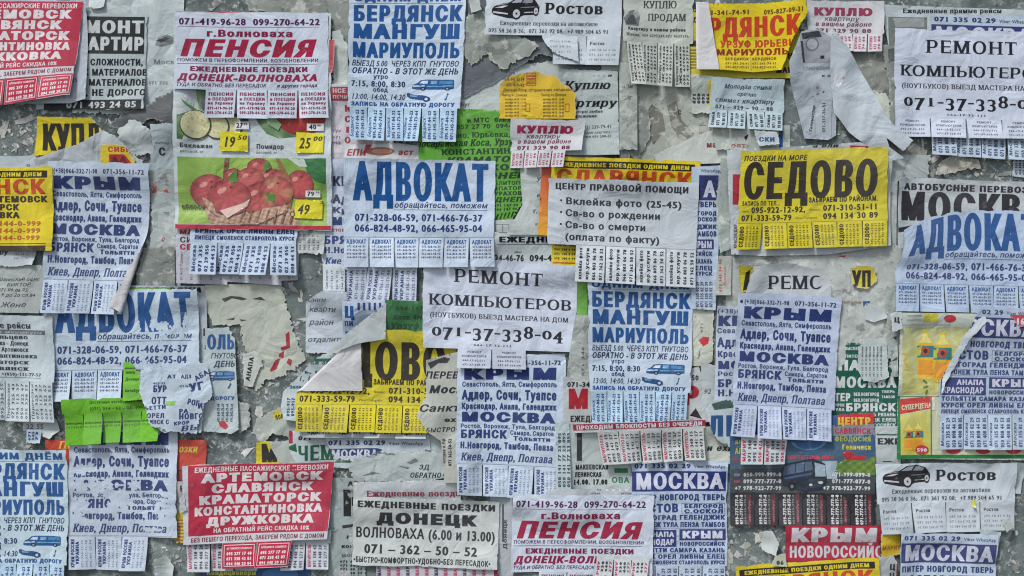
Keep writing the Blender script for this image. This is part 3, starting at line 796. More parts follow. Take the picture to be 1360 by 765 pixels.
def rostov(label, quad, **k):
    skip = k.pop('skip', ())
    s = Sheet(label, quad, 187, 90, paper=k.pop('paper', (206, 209, 216)), body=52, group='white Rostov car trip flyers with a small car picture', **k)
    hatchback(s, 9, 2, 65, 29)
    s.text('Ростов', 81, 23.5, 14.5, 81, 'sb', INK); s.text('Ежедневные перевозки на автомобиле', 21, 39, 5.6, 134, 's', (70, 70, 78))
    s.text('095 58 36 0 36;  071 361 92 08;  +7 989 504 65 91', 6, 49, 5.6, 164, 's', (44, 44, 52))
    def d(s, p, w, h, i):
        s.text('Ростов', 4, 12, 4.3, 20, 'sb', INK, pr=p)
        for j, t in enumerate(('095 58 36 0 36', '071 361 92 08', '+7 989 504 65 91')): s.text(t, 4, 20 + j * 6.4, 3.2, w - 9, 'r', (128, 130, 138), pr=p)
    s.tabs(4, 2, 187, 52, 90, d, skip, out=2.4, sw=2)
    return s.build()

def kuplyu(label, quad, **k):
    skip = k.pop('skip', ())
    s = Sheet(label, quad, 100, 70, paper=k.pop('paper', (208, 204, 206)), body=45.5, group='small flat buying flyers with a crimson headline', **k)
    c = (148, 24, 72); q = (100, 60, 90)
    s.text('КУПЛЮ', 8, 20.5, 11.2, 78, 'w', c); s.text('квартиру', 22, 27.4, 6.4, 46, 'i', q); s.text('в вашем районе', 10, 35, 6.4, 74, 'bi', (120, 50, 80)); s.text('071 329 90 88', 10, 43.8, 6, 74, 'x', (110, 34, 72))
    def d(s, p, w, h, i):
        for j, t in enumerate(('КУПЛЮ', '071 329', '90 88')): vtxt(s, p, t, 5.5 + j * 5, h - 3, 3.6, h - 6, 'k', (168, 70, 100))
    s.tabs(5, 2, 98, 45.5, 70, d, skip, out=3, sw=2)
    return s.build()

def moskva(label, quad, **k):
    skip = k.pop('skip', ())
    ol = k.pop('outline', None)
    s = Sheet(label, quad, 129, 188, paper=k.pop('paper', (196, 204, 220)), body=143, outline=ol, group='blue lettered Moscow coach flyers with a solid header', **k)
    c = (42, 56, 116); w = (206, 210, 226)
    s.text('071 335 02 29', 4, 10, 6.6, 76, 'x', c); s.text('Viber WhatsApp', 84, 9.6, 4.6, 42, 'r', (60, 66, 110))
    s.rect(1, 14, 127, 41, c, 1); s.text('МОСКВА', 5, 38.4, 22, 119, 'k', w, lvl=2)
    s.text('ПИТЕР НОВГОРОД ТВЕРЬ', 2, 53.5, 8.2, 124, 'kk', c); s.text('РОСТОВ', 2, 70, 12, 62, 'kk', c)
    s.frame(68, 57.5, 126, 72.5, (90, 96, 140)); s.text('БЕЛГОРОД', 71, 64.2, 5.4, 53, 'kk', c); s.text('С.ОСКОЛ', 71, 71.2, 5.4, 53, 'kk', c)
    s.text('ВОЛГОГРАД ГЕЛЕНДЖИК', 2, 80, 6.4, 124, 'kk', c); s.text('ВОРОНЕЖ ТУЛА ПЕНЗА ТАМБОВ', 2, 90, 6.8, 124, 'kk', c); s.rect(1, 91.4, 127, 91.8, (90, 96, 140))
    s.rect(1, 94, 61, 117, c, 1); s.text('АНАПА', 22, 103.4, 7, 36, 'k', w); s.text('КРАСНОДАР', 3, 114.4, 8, 55, 'k', w)
    s.rect(65, 93, 127, 108, c, 1); s.text('КРЫМ', 68, 105.6, 10.4, 56, 'kk', w); s.text('НОВОРОССИЙСК', 65, 115.6, 5.6, 61, 'kk', c)
    s.text('ТОЛЬЯТТИ САМАРА КАЗАНЬ', 2, 124.4, 6, 124, 'kk', c); s.text('КУРСК ОРЕЛ ЛИВНЫ ЕЛЕЦ', 2, 133, 6, 124, 'kk', c); s.rect(1, 126, 127, 126.4, (90, 96, 140)); s.text('ЛИПЕЦК СМОЛЕНСК СТАВРОПОЛЬ КУРСК', 2, 140.6, 5.2, 124, 'kk', c)
    def d(s, p, w_, h, i):
        vtxt(s, p, 'Москва', 5, h - 4, 4, h - 14, 'bi', (70, 76, 120))
        for j, t in enumerate(('071 335 02 29', '050 808 44 53', '071 400 88 05')): vtxt(s, p, t, 12.6 + j * 8, h - 3, 5.2, h - 6, 'x', (60, 66, 110))
    s.tabs(4, 1, 127, 143, 188, d, skip, out=3, sw=2)
    return s.build()

def slavyansk(label, quad, **k):
    skip = k.pop('skip', ())
    s = Sheet(label, quad, 200, 145, paper=(216, 196, 30), body=112, group='yellow Slavyansk coach flyers with a black band', **k)
    y_ = (216, 196, 40); r = (192, 70, 22); c = BROWN
    s.rect(5, 5, 193, 14.5, (38, 30, 22), 1); s.text('ЕЖЕДНЕВНЫЕ ПОЕЗДКИ ОДНИМ ДНЕМ', 12, 12.6, 5.4, 174, 'kk', y_, lvl=2)
    s.text('СЛАВЯНСК', 6, 36, 20, 184, 'k', r); s.text('КРАМАТОРСК АРТЕМОВСК', 5, 47, 8.5, 187, 'kk', c); s.text('ДРУЖКОВКА СЕВЕРСК', 5, 57.6, 8.5, 148, 'kk', c); s.text('КОНСТАНТИНОВКА', 20, 68, 8.2, 134, 'kk', c)
    for j in range(3): s.text('071 144-0-999', 100, 78.6 + j * 9.6, 7, 84, 'x', (176, 96, 24)); s.text('066 144-0-999', 6, 78.6 + j * 9.6, 7, 84, 'x', (176, 96, 24))
    s.rect(4, 102, 192, 103, (38, 30, 22), 1); s.rect(4, 105, 192, 112, (60, 46, 22), 1)
    def d(s, p, w, h, i):
        for j in range(4): s.text(('Viber 066', '066 144 0 999', '071 144 0 999', '095 144 0 999')[j], 3, 7.5 + j * 6, 3.6, w - 6, 'x', BROWN, pr=p)
        s.rect(2, h - 4, w - 2, h - 2.4, r, pr=p)
    s.tabs(5, 2, 196, 112, 145, d, skip, out=2.5)
    return s.build()
# ------------------------------------------------------------------ helpers for one-off sheets laid out on the wall grid
def inpoly(x, y, P): return winding(np.array([[x, y]], float), [np.array(P, float)])[0] != 0
def B(label, pts, paper, cat='paper scrap', name='paper_scrap', **k): return Sheet(label, outline=pts, paper=paper, cat=cat, name=name, **k)
def box(x0, y0, x1, y1, t=None): return [(x0, y0), (x1, y0), (x1, y1), (x0, y1)] if not t else [(x0, y0, t), (x1, y0, t), (x1, y1, t), (x0, y1, t)]
def lines(s, ts, x, y0, dy, h, st, col, w=None, al='l', jig=0, rot=0):
    for j, t in enumerate(ts):
        if t: s.text(t, x if rot == 0 else x + j * dy, y0 + (j * dy if rot == 0 else 0), h, w[j] if isinstance(w, (list, tuple)) else w, st, col, al, rot, jig=jig)
def numtab(words, cols, st='x', h=4.2, n=3):
    def d(s, p, w, hh, i):
        m = len(words); d_ = w / (m + .25)
        for j, t in enumerate(words): vtxt(s, p, t, d_ * (j + .95), hh - 3, min(h, d_ * .68), hh - 6, st, cols[j % len(cols)])
    return d

# ------------------------------------------------------------------ flecks of old paper and glue on the plaster (nobody could count them)
def residue():
    rs = np.random.RandomState(11); Vs, Fs, Cs, n = [], [], [], 0
    zones = [(0, 130, 50, 215, 70), (140, 120, 235, 225, 60), (195, 225, 240, 420, 90), (365, 320, 450, 470, 60), (290, 440, 420, 620, 110), (436, 0, 465, 140, 50),
             (605, 0, 665, 140, 80), (780, 80, 980, 230, 120), (1090, 60, 1240, 250, 110), (930, 330, 1200, 400, 60), (195, 560, 250, 765, 60), (370, 560, 460, 640, 60),
             (965, 690, 1060, 765, 50), (1320, 600, 1360, 765, 40), (0, 540, 110, 620, 50), (1090, 380, 1200, 480, 70), (1200, 200, 1360, 245, 40), (-200, -150, 1560, 900, 500)]
    for x0, y0, x1, y1, m in zones:
        for _ in range(int(m * 1.4)):
            cx, cy = rs.uniform(x0, x1), rs.uniform(y0, y1); r = .7 + rs.gamma(1.2, 1.7); k = rs.randint(7, 12)
            a = np.sort(rs.uniform(0, 2 * math.pi, k)); rr = r * rs.uniform(.45, 1.25, k); st = rs.uniform(.5, 1.6); an = rs.uniform(0, 3.14)
            u = np.cos(a) * rr * st; v = np.sin(a) * rr / st
            px = cx + u * math.cos(an) - v * math.sin(an); py = cy + u * math.sin(an) + v * math.cos(an)
            h = .66 + rs.uniform(0, .25, k); P = np.stack([np.append(px, cx), np.append(py, cy), np.append(h, .85)], 1)
            F = [(k, (i + 1) % k, i) for i in range(k)]
            Vs.append(P); Fs.append(np.array(F) + n); n += k + 1
            g = rs.uniform(135, 205); c = lin((g, g + rs.uniform(-2, 3), g - rs.uniform(0, 14))); Cs.append(np.tile(c, (k + 1, 1)))
    P = np.concatenate(Vs); F = np.concatenate(Fs)
    X = np.stack([(P[:, 0] - CX) * MM, -P[:, 2] * MM, (CY - P[:, 1]) * MM + Z0], 1)
    o = mesh_object('paper_residue', X, ccw(P[:, :2], F), np.concatenate(Cs), OLD, False); o['kind'] = 'stuff'
    o['label'] = 'small pale flecks of torn paper and dried glue left on the plaster'; o['category'] = 'paper residue'
residue(); HM[:] = 1.05

OLDW = (186, 188, 184); PALE = (196, 198, 198); SLATE = (96, 102, 102)
# ================================================================== lowest layer: old remnants on the plaster
s = B('pale stained paper remnant along the top left, behind the apartment renovation notice', [(92, -30), (246, -30), (238, 118, 1.5), (232, 130, 2), (206, 141, 2), (196, 150, 2), (96, 150)], (190, 195, 194), mat=CRUMP, crumple=1.5, corners={}, lift=.2, wob=2)
s.poly([(206, 60), (210, 50), (222, 46), (231, 50), (230, 58), (214, 62)], (120, 124, 124)); s.poly([(209, 54), (220, 49), (226, 51), (214, 57)], (60, 62, 62), 2)
s.text('Москва', 204, 85, 6, 40, 's', (120, 122, 126)); s.text('071 335', 197, 112, 4.5, 26, 'b', (130, 132, 136)); s.build()
s = B('dark grey crumpled strip of old paper left of the grocery poster', [(146, 168, 2), (166, 150, 2), (200, 139, 2), (234, 118), (234, 168, 2), (205, 158, 2), (178, 172, 2)], (104, 108, 108), mat=CRUMP, crumple=5); s.build()
s = B('white ragged scrap stuck below the dark crumpled strip at left', [(160, 172, 2), (182, 160, 2), (204, 176, 2), (206, 204, 2.5), (176, 206, 2), (158, 190, 2)], (206, 208, 206), mat=CRUMP, crumple=3); s.build()
s = B('light blue grey scrap with one bold letter, left of the grocery poster', [(202, 166, 1), (236, 164), (236, 232), (196, 232, 1.5), (206, 200, 1)], (184, 192, 196)); s.text('забор', 208, 192, 3.4, 18, 'r', (90, 94, 100)); s.text('С', 212, 207, 10.5, 9, 'k', INK); s.build()
s = B('pale scrap at the left edge just above the yellow notice', [(-60, 206), (30, 207, 1), (50, 208), (52, 240), (-60, 240)], (188, 192, 196)); s.text('о', 34, 221, 4, 6, 'b', (90, 90, 96)); s.build()
s = B('grey green remnant at the top, above the grocery poster', [(326, -30), (470, -30), (464, 62, 2), (440, 72, 2), (436, 22, 1), (330, 14, 2)], (148, 154, 146), mat=OLD)
s.poly([(434, 10), (442, 30), (440, 62), (436, 92), (431, 60)], (70, 140, 66)); s.build()
s = B('cream flake of paper between the grocery poster and the first coach flyer', [(442, 42, 2), (452, 40, 2), (462, 60), (462, 112), (441, 118, 2), (440, 80, 2)], (206, 208, 200), mat=CRUMP, crumple=2); s.build()
s = B('narrow weathered remnant between the Crimea flyer and the grocery poster', [(196, 226, 1.5), (240, 224), (240, 384), (206, 384, 2), (196, 340, 2.5), (202, 290, 2)], (180, 184, 182), mat=OLD, wob=2)
s.poly([(202, 243), (209, 242), (207, 256), (201, 256)], (200, 80, 56)); s.poly([(212, 254), (222, 251), (224, 256)], (200, 80, 56)); s.text('07', 216, 322, 4, 8, 'b', (190, 60, 60), rot=60); s.build()
s = B('dark green speckled patch of bare old backing paper under the grocery poster', [(188, 330, 2), (232, 328), (233, 382), (180, 382, 2)], (138, 144, 138), mat=OLD, crumple=2); s.build()
s = B('large cream paper remnant with crimson marks, right of the torn lawyer flyer', [(272, 378), (374, 376, 2), (380, 412, 3), (392, 448, 3), (406, 478, 3), (384, 492, 4), (352, 504, 3), (340, 520, 3), (330, 500, 3), (318, 430, 2), (282, 432, 2), (268, 400)], (200, 199, 184), mat=CRUMP, crumple=.6, lift=.2, wob=.6, corners={})
for q in ([(294, 397), (306, 393), (318, 394), (328, 397), (322, 399), (308, 396), (298, 401)], [(334, 397), (346, 394), (352, 399), (342, 398)], [(300, 424), (312, 422), (310, 425)], [(318, 424), (328, 425), (320, 427)]): s.poly(q, (70, 70, 64))
for q in ([(379, 444), (384, 440), (385, 462), (374, 466), (372, 462), (380, 459)], [(370, 470), (377, 466), (376, 476), (370, 474)], [(358, 492), (366, 478), (372, 476), (367, 490), (360, 494)], [(380, 482), (383, 476), (388, 478), (386, 486)]): s.poly(q, (172, 38, 52))
s.build()
s = B('small torn strip with one word, at the foot of the cream remnant', [(322, 470, 1), (338, 466, 2), (350, 476, 2), (344, 492, 1), (336, 514), (324, 512, 1)], (196, 196, 188), crumple=1); s.text('АНАПА', 332, 506, 6, 32, 'k', INK, rot=80); s.build()
s = B('round grey flake of paper on the bare plaster left of the second Sedovo flyer', [(335, 572, 2), (340, 556, 2), (362, 545, 2), (390, 540, 2), (400, 560, 2), (390, 580, 2), (362, 575, 2), (348, 590, 2)], (176, 178, 170), mat=OLD, crumple=2); s.text('лол', 366, 558, 8, 12, 'k', INK, rot=15); s.poly([(362, 547), (372, 544), (374, 556), (364, 558)], YEL); s.build()
s = B('pale fragment on the plaster under the torn coach flyer, left of the bare patch', [(310, 530, 2), (330, 536, 2), (332, 566, 2), (318, 576, 2), (306, 560, 2)], (188, 190, 184), mat=OLD); s.build()

# dark torn sheet in the top middle
s = B('pale torn sheet under the lower edge of the dark slate sheet', [(610, 110), (700, 84, 1), (740, 80), (800, 92), (800, 116, 1), (764, 120), (662, 150, 1), (640, 150, 1.5), (610, 152)], (200, 203, 198), corners={}); s.text('Буг', 612, 141, 5, 12, 'b', (90, 94, 96)); s.build()
s = B('large dark slate sheet torn along its lower edge, top middle of the wall', [(606, -40), (830, -40), (830, 60, 1), (792, 96, 1.5), (776, 101, 1), (748, 84, 2), (716, 72, 2), (690, 88, 1.5), (655, 112, 1), (614, 131, 1), (612, 60, 1)], (86, 94, 97), crumple=2.5, lift=0, corners={}, rim=(128, 134, 132)); s.build()
s = B('mottled light grey peeling layer on the dark slate sheet', [(616, 24, 2), (640, 14, 2), (662, 40, 2), (700, 52, 3), (716, 62, 2), (690, 80, 2.5), (664, 92, 2), (648, 72, 3), (626, 88, 2), (614, 60, 2)], (160, 163, 154), mat=OLD, crumple=.3); s.text('вост', 634, 66, 7, 22, 'b', (120, 124, 126), rot=-8); s.build()
s = B('broad cream grey remnant behind the cut tabs, top right of centre', [(800, 30), (1000, 30), (1000, 215, 2), (940, 216, 2), (930, 208), (826, 214, 2), (816, 190, 2), (800, 130, 2)], (176, 176, 164), mat=OLD, wob=2.5, crumple=1)
for q in ([(858, 150), (866, 138), (880, 150), (884, 172), (868, 192), (860, 178)], [(886, 140), (898, 134), (906, 160), (922, 176), (908, 190), (892, 168)], [(928, 166), (944, 166), (948, 178), (930, 184)]): s.poly(q, (122, 122, 110))
s.text('С', 900, 152, 6, 5, 'k', INK); s.build()
s = B('grey green bare flake in the shape of a boot, beside the buying notice', [(822, 150, 2), (834, 138, 2), (852, 138, 2), (862, 152, 2), (862, 186, 2), (850, 212, 2), (838, 208, 2), (826, 190, 2), (820, 170, 2)], (136, 144, 136), mat=OLD, crumple=1.5); s.build()
s = B('narrow grey curl of paper hanging beside the boot shaped flake', [(816, 166, 1), (824, 160, 1), (828, 186, 1), (836, 206, 1), (834, 222, 1), (824, 214, 1), (818, 192, 1)], (112, 120, 112), mat=CRUMP, crumple=2); s.build()
s = B('smooth cream strip with dark window shapes, left of the yellow Sedovo flyer', [(868, 206, 1), (930, 178, 1), (962, 168), (976, 176), (976, 216), (872, 220)], (202, 200, 192), corners={}); s.text('ман', 938, 196, 8, 20, 'k', (120, 50, 40)); s.build()
s = B('pale stained remnant in the upper right, beside the folded grey sheet', [(1078, 60), (1186, 58), (1190, 120, 2), (1186, 180, 2), (1210, 190, 2), (1232, 200, 2), (1236, 244, 2), (1178, 236, 2), (1150, 150, 2), (1104, 120, 2)], (150, 154, 146), mat=OLD, crumple=2); s.build()
s = B('cream ragged flake beside the folded grey sheet, right side', [(1158, 120, 2), (1176, 124, 2), (1182, 150, 2), (1178, 176, 2), (1162, 160, 2)], (204, 204, 188), mat=CRUMP, crumple=1); s.build()
s = B('pale grey remnant between the yellow Sedovo flyer and the bus notice', [(1178, 205), (1236, 206, 2), (1232, 240), (1192, 240), (1190, 420), (1160, 420, 2), (1172, 330)], (190, 193, 190), mat=OLD); s.build()
s = B('brown stained flake under the right hand repair flyer', [(1242, 232, 2), (1250, 214, 2), (1272, 206, 2), (1300, 212, 2), (1302, 224, 2), (1280, 226, 2), (1262, 230, 2)], (178, 168, 154), mat=OLD, crumple=2); s.build()
s = B('small tabbed scrap at the right edge above the bus notice', [(1346, 206, 1), (1400, 204), (1400, 240), (1344, 234, 1)], (196, 202, 212)); lines(s, ['071 335 02', '050 808 44', '071 400 88'], 1352, 232, 5, 4, 'k', (60, 64, 100), w=22, rot=90); s.build()
s = B('wide pale stained remnant around the half hidden repair notice', [(964, 330), (1200, 326), (1200, 480, 2), (1150, 470, 2), (1110, 500, 2), (1090, 500), (964, 420)], (196, 196, 190), mat=OLD, wob=2.5, crumple=1)
for q in ([(1114, 335), (1122, 334), (1124, 337), (1115, 338)], [(1112, 340), (1124, 339), (1122, 342)]): s.poly(q, (170, 60, 60))
s.text('телефоны', 1118, 403, 4, 26, 'i', (160, 90, 90)); s.poly([(1146, 400), (1156, 400), (1152, 408), (1150, 403), (1147, 408)], BLUE); s.build()

# ================================================================== second layer
s = Sheet('black and white apartment renovation notice, half behind the red flyer at top left', [(50, 17), (196, 19), (193, 146), (48, 146)], 145, 127, paper=(190, 196, 196), name='notice', cat='notice', wob=1)
s.rect(10, 4, 142, 53, (44, 50, 48), 1); s.text('РЕМОНТ', 28, 26, 17, 114, 'kk', (206, 212, 212)); s.text('КВАРТИР', 38, 48.6, 18, 104, 'kk', (206, 212, 212))
for j, t in enumerate(('ЛЮБОЙ СЛОЖНОСТИ,', 'ИЗ ВАШИХ МАТЕРИАЛОВ', 'ЗАКУПКА МАТЕРИАЛОВ', 'БЫСТРО, НЕ ДОРОГО')): s.text(t, 147 if j else 141, 68.5 + j * 13.4, 8.8, 134 if j else 112, 'k', INK, 'r')
s.rect(10, 114, 142, 127, (44, 50, 48), 1); s.text('071 493 24 85', 40, 125, 9, 96, 'b', (200, 206, 206), lvl=3); s.build()
s = B('short white scrap at the very top, left of the apartment notice', [(118, -10), (141, -10), (139, 9, 1), (130, 12, 1.5), (119, 9, 1)], (212, 216, 216)); s.build()
s = B('yellow buying notice with half of its black word torn off', [(50, 155), (122, 157, 1), (130, 166, 1.5), (138, 176, 1), (112, 190), (62, 206), (46, 207)], (210, 192, 30), cat='notice', name='notice', rim=(206, 200, 150), wob=1, corners={'tl': 2})
s.text('КУПЛЮ', 55, 200, 36, 106, 'kc', (40, 34, 24)); s.build()
s = B('smooth grey torn sheet below the yellow buying notice', [(62, 206, 1), (112, 188, 1), (140, 174, 1), (160, 186, 2), (192, 214, 2), (196, 226), (50, 226), (46, 212)], (188, 190, 192), mat=CRUMP, wob=2.5, crumple=1.5, corners={}); s.build()
s = B('tiny yellow and red scrap above the left Crimea flyer', [(137, 193, 1), (158, 192, 2), (172, 199, 2), (182, 214, 2), (182, 226), (136, 222)], (214, 190, 40), rim=(212, 208, 196))
s.text('СИБИ', 146, 203, 7, 32, 'k', (180, 60, 30)); s.poly([(148, 206), (168, 206), (178, 218), (148, 218)], (176, 36, 40)); s.text('АА', 150, 217, 8, 22, 'k', (90, 20, 20), lvl=3); s.build()

# the pile around the first coach flyer
s = B('pale pink flyer with crimson letters, behind the first Berdyansk flyer', [(438, 112, 1), (520, 112), (524, 216), (438, 214)], (206, 196, 202), cat='flyer', name='flyer')
s.rect(440, 116, 464, 134, (170, 44, 60), 1); s.text('НСЕ', 442, 124, 6, 18, 'k', (214, 196, 200)); s.text('ПЕЧИ', 442, 131.5, 4.4, 20, 'k', (214, 196, 200))
for j, t in enumerate('КС1О'): s.text(t, 457, 148 + j * 14, 8.5, 9, 'kc', (150, 28, 60))
lines(s, ['ТУР', '071', '095'], 441, 176, 8, 4, 'r', (140, 60, 90), w=12); s.build()
s = B('torn food poster scrap with a sausage and red lettering, above the lawyer flyer', [(458, 192), (528, 190), (576, 196, 1), (578, 214), (458, 212)], (210, 206, 206), mat=GLOSS)
s.text('ЕПИ', 460, 207, 9, 26, 'bi', (176, 32, 48)); s.poly([(482, 207), (486, 192), (494, 192), (490, 200)], (170, 24, 40)); s.ell(505, 201, 19, 5.6, (150, 92, 66), 1); s.ell(507, 201, 14, 3, (186, 132, 104), 2); s.text('аст', 528, 206, 8, 20, 'ki', (160, 40, 50)); s.ell(567, 203, 2.4, 3, (40, 40, 40)); s.build()
s = B('thin column of a Crimea flyer showing left of the lawyer flyer', [(430, 212), (480, 212), (480, 392), (456, 394), (440, 384, 1), (426, 336), (432, 300)], (196, 202, 218), cat='flyer', name='flyer')
for t, y, h in (('КР', 247, 13), ('Ад', 270, 12), ('Кр', 283, 8)): s.text(t, 441, y, h, 22, 'k', (54, 60, 92))
s.text('М', 441, 299, 11, 14, 'w', NAVY); s.text('стов', 440, 307.5, 5, 18, 'b', (150, 60, 60)); s.text('БРЯН', 429, 324, 11, 44, 'kk', NAVY); s.text('Н.Нов', 430, 336, 8, 36, 'k', NAVY); s.text('Киев,', 431, 351, 9, 32, 'sbi', NAVY); s.build()
s = Sheet('row of curled Crimea tabs sticking out below the lawyer flyer', [(456, 340), (560, 340), (556, 402), (450, 400)], 104, 62, body=16, paper=(204, 208, 222), group=None, cat='flyer')
s.tabs(3, 0, 100, 16, 62, numtab(('КРЫМ РОССИЯ', 'УКРАИНА', '071-356-11-72', '066-332-71-98'), (NAVY, NAVY, (120, 122, 150), (120, 122, 150)), h=4.4), out=4); s.build()
s = Sheet('single curled tab with tiny lines, left below the lawyer flyer', [(428, 350), (460, 352), (461, 388), (430, 386)], 32, 36, body=5, paper=(206, 210, 216), cat='paper scrap', name='paper_scrap')
s.tabs(1, 0, 31, 5, 36, numtab(('Сдам квартиру', '071 306 19', '050 47 15 22', '066 18 22'), ((70, 74, 90),), 'r', h=3.2), out=5); s.build()

# green sheet and the notices round it
s = B('green coach flyer with dark lettering, torn to a point at lower right', [(556, 150), (628, 145, 1), (668, 147), (720, 150), (716, 205, 1), (712, 240, 2), (696, 268, 2), (678, 297, 2), (650, 298, 1), (556, 300)], (100, 172, 58), cat='flyer', name='flyer', rim=(150, 200, 110), wob=2.5)
g = (26, 60, 28)
for t, x, y, h, w, st in (('и МТС  071 324 55 66', 620, 163, 6, 96, 'b'), ('050 057 27 70  094-147-90', 586, 172, 6, 124, 'r'), ('Мелекино, Юрьевка, Ялта', 566, 184, 7, 140, 's'), ('Белосарайская Коса, Урзуф', 540, 196, 9, 148, 'sbi'), ('КОНСТАНТИНОВКА', 586, 206, 7.4, 128, 'sb'), ('КРАМАТОРСК', 592, 217, 8, 120, 'ki'), ('ДРУЖКОВКА', 596, 227.5, 7.6, 118, 'k'), ('ДОНЕЦК', 630, 238, 8, 82, 'ki'),
                            ('МЕЛИТОПОЛЬ', 650, 246, 5, 58, 'b'), ('ЕВПАТОРИЯ', 650, 253, 5, 56, 'b'), ('КУРАХОВО', 650, 260, 5.4, 50, 'k'), ('ДНЕПР', 656, 268.5, 6.4, 46, 'ki'), ('071 147 90 22', 656, 275, 4, 42, 'b'), ('066 147 90 22', 656, 280, 4, 40, 'b')): s.text(t, x, y, h, w, st, g, rot=1.5)
for j in range(7): s.poly([(658 + j * 5, 292 - j * .8), (661 + j * 5, 284 - j * .8), (663 + j * 5, 284 - j * .8), (660 + j * 5, 292 - j * .8)], g)
s.build()
s = B('white strip with a tiny table at the foot of the green flyer', [(640, 294), (700, 290), (706, 312), (640, 314)], (192, 196, 192)); s.frame(658, 298, 676, 309, (120, 124, 124)); s.rect(667, 298, 668, 309, (120, 124, 124)); s.build()
s = B('white apartment buying notice in bold italic type, half behind the round yellow one', [(742, 92, 1), (820, 96), (822, 206), (742, 206)], (198, 202, 200), cat='notice', name='notice')
s.text('Куплю', 748, 119, 11, 62, 'sbi', INK); s.text('квартиру', 732, 142, 10.4, 86, 'sbi', INK); s.text('рассмотрю любые', 750, 150, 4, 50, 'bi', INK); s.text('предложения', 752, 156, 4, 40, 'bi', INK); s.text('071) 339-79-41', 772, 171, 5, 40, 'r', (80, 84, 90)); s.text('Сдам квартиру', 776, 177.5, 3.6, 34, 'r', (90, 94, 100)); s.text('тел 050 288-01', 776, 183, 3.6, 36, 'b', (90, 94, 100)); s.text('- - - и', 786, 103, 4, 26, 'bi', INK); s.build()
s = B('grey flyer edge with handwriting, between the italic notice and the boot shaped flake', [(822, 84), (846, 86), (846, 200, 1), (822, 200)], (178, 180, 172), mat=OLD); s.text('или', 824, 118, 6, 16, 'bi', (90, 90, 90)); s.text('тут', 824, 132, 5, 14, 'bi', (110, 110, 106)); s.build()
s = B('orange yellow timetable torn to a round arch at the top', [(664, 112, 1), (680, 100, 2), (712, 95, 2), (738, 102, 2), (756, 116, 2), (765, 127, 1), (764, 158), (663, 158)], (222, 186, 34), cat='flyer', name='flyer', rim=(200, 190, 160))
y_ = (92, 66, 20); s.text('095 141 53 14', 670, 107.5, 4.2, 26, 'b', y_); s.text('071 419-02', 672, 115, 4, 24, 'b', y_)
for j in range(4): s.frame(699 - (j > 1) * 0, 97 + j * 4.4, 712, 100.6 + j * 4.4, (190, 60, 30), .9)
s.text('Донецк-Ялта: отправление ежедневно', 668, 121.5, 3.8, 94, 'r', y_)
for c_ in (0, 1):
    s.text('Выезд из Донецка', 667 + c_ * 52, 128, 3.6, 33, 'r', y_)
    for j in range(6): s.text('автобус 0%d-15 - 1%d-45' % (4 + j, j), 671 + c_ * 50, 133.5 + j * 4.4, 2.8, 28, 'b', y_)
    s.frame(698 + c_ * 52, 138, 704 + c_ * 52, 149, (190, 60, 30), .9)
s.poly([(696, 148), (706, 152), (712, 154), (704, 156), (690, 150)], (232, 206, 40), 3); s.build()
rostov('white car trip flyer with torn lower left, near the top of the dark slate sheet', [(646, -6), (826, -4), (823, 88), (640, 86)], skip=(0, 1), corners={'bl': 6, 'br': 2})
s = B('torn white wedge with faint lines hanging from the upper car trip flyer', [(719, 46, 1.5), (766, 50), (768, 84, 1), (744, 76, 2), (726, 62, 2)], (198, 202, 208), rim=(204, 208, 212)); lines(s, ['Ростов', '095 58 36', '071 361 92'], 730, 58, 7, 3, 'r', (130, 134, 140), w=28, rot=0); s.build()

# ================================================================== the grocery poster and what hangs at its foot
s = B('red and white flyer with a dense lower table, hanging under the grocery poster', [(234, 296), (398, 298), (396, 372), (374, 373), (374, 379), (302, 374), (302, 378), (235, 376)], (204, 200, 208), cat='flyer', name='flyer')
s.text('МАРИ', 238, 311, 6, 36, 'k', (180, 30, 50)); s.text('СИМФ', 239, 322, 7.6, 36, 'b', INK); s.text('СЕВАС', 239, 331.6, 7.6, 40, 'k', (176, 34, 56))
for j in range(12): s.text('071 306 52 17 Донецк 0', 243 + j * 13 , 372 - (0 if j < 5 else 1), 3.2, 38, 'r', (130, 70, 90), rot=90)
s.build()
s = B('old tabs of a Crimea flyer in grey print, right of the blue curled tabs', [(392, 306), (432, 306), (430, 338, 2), (396, 336)], (186, 188, 186), mat=OLD)
for j in range(5): s.text('066 332 71', 400 + j * 6, 332, 3.6, 22, 'b', (90, 94, 100), rot=90)
s.build()
s = Sheet('bottom of a blue Moscow flyer with four curled tabs, under the grocery poster', [(254, 298), (396, 300), (394, 366), (250, 364)], 142, 66, body=24, paper=(198, 208, 226), lift=3)
s.text('БРЯНСК ОРЕЛ ЛИВНЫ ЕЛЕЦ', 6, 11, 6, 132, 'kk', (32, 48, 110)); s.text('ЛИПЕЦК СМОЛЕНСК СТАВРОПОЛЬ КУРСК', 6, 20, 5.6, 132, 'kk', (32, 48, 110))
s.tabs(4, 1, 141, 24, 66, numtab(('Москва', '071 335', '02 29 050', '808 44 53'), ((70, 78, 120), (44, 54, 104), (44, 54, 104), (44, 54, 104)), 'k', 5), out=6, sw=5, tw=3); s.build()

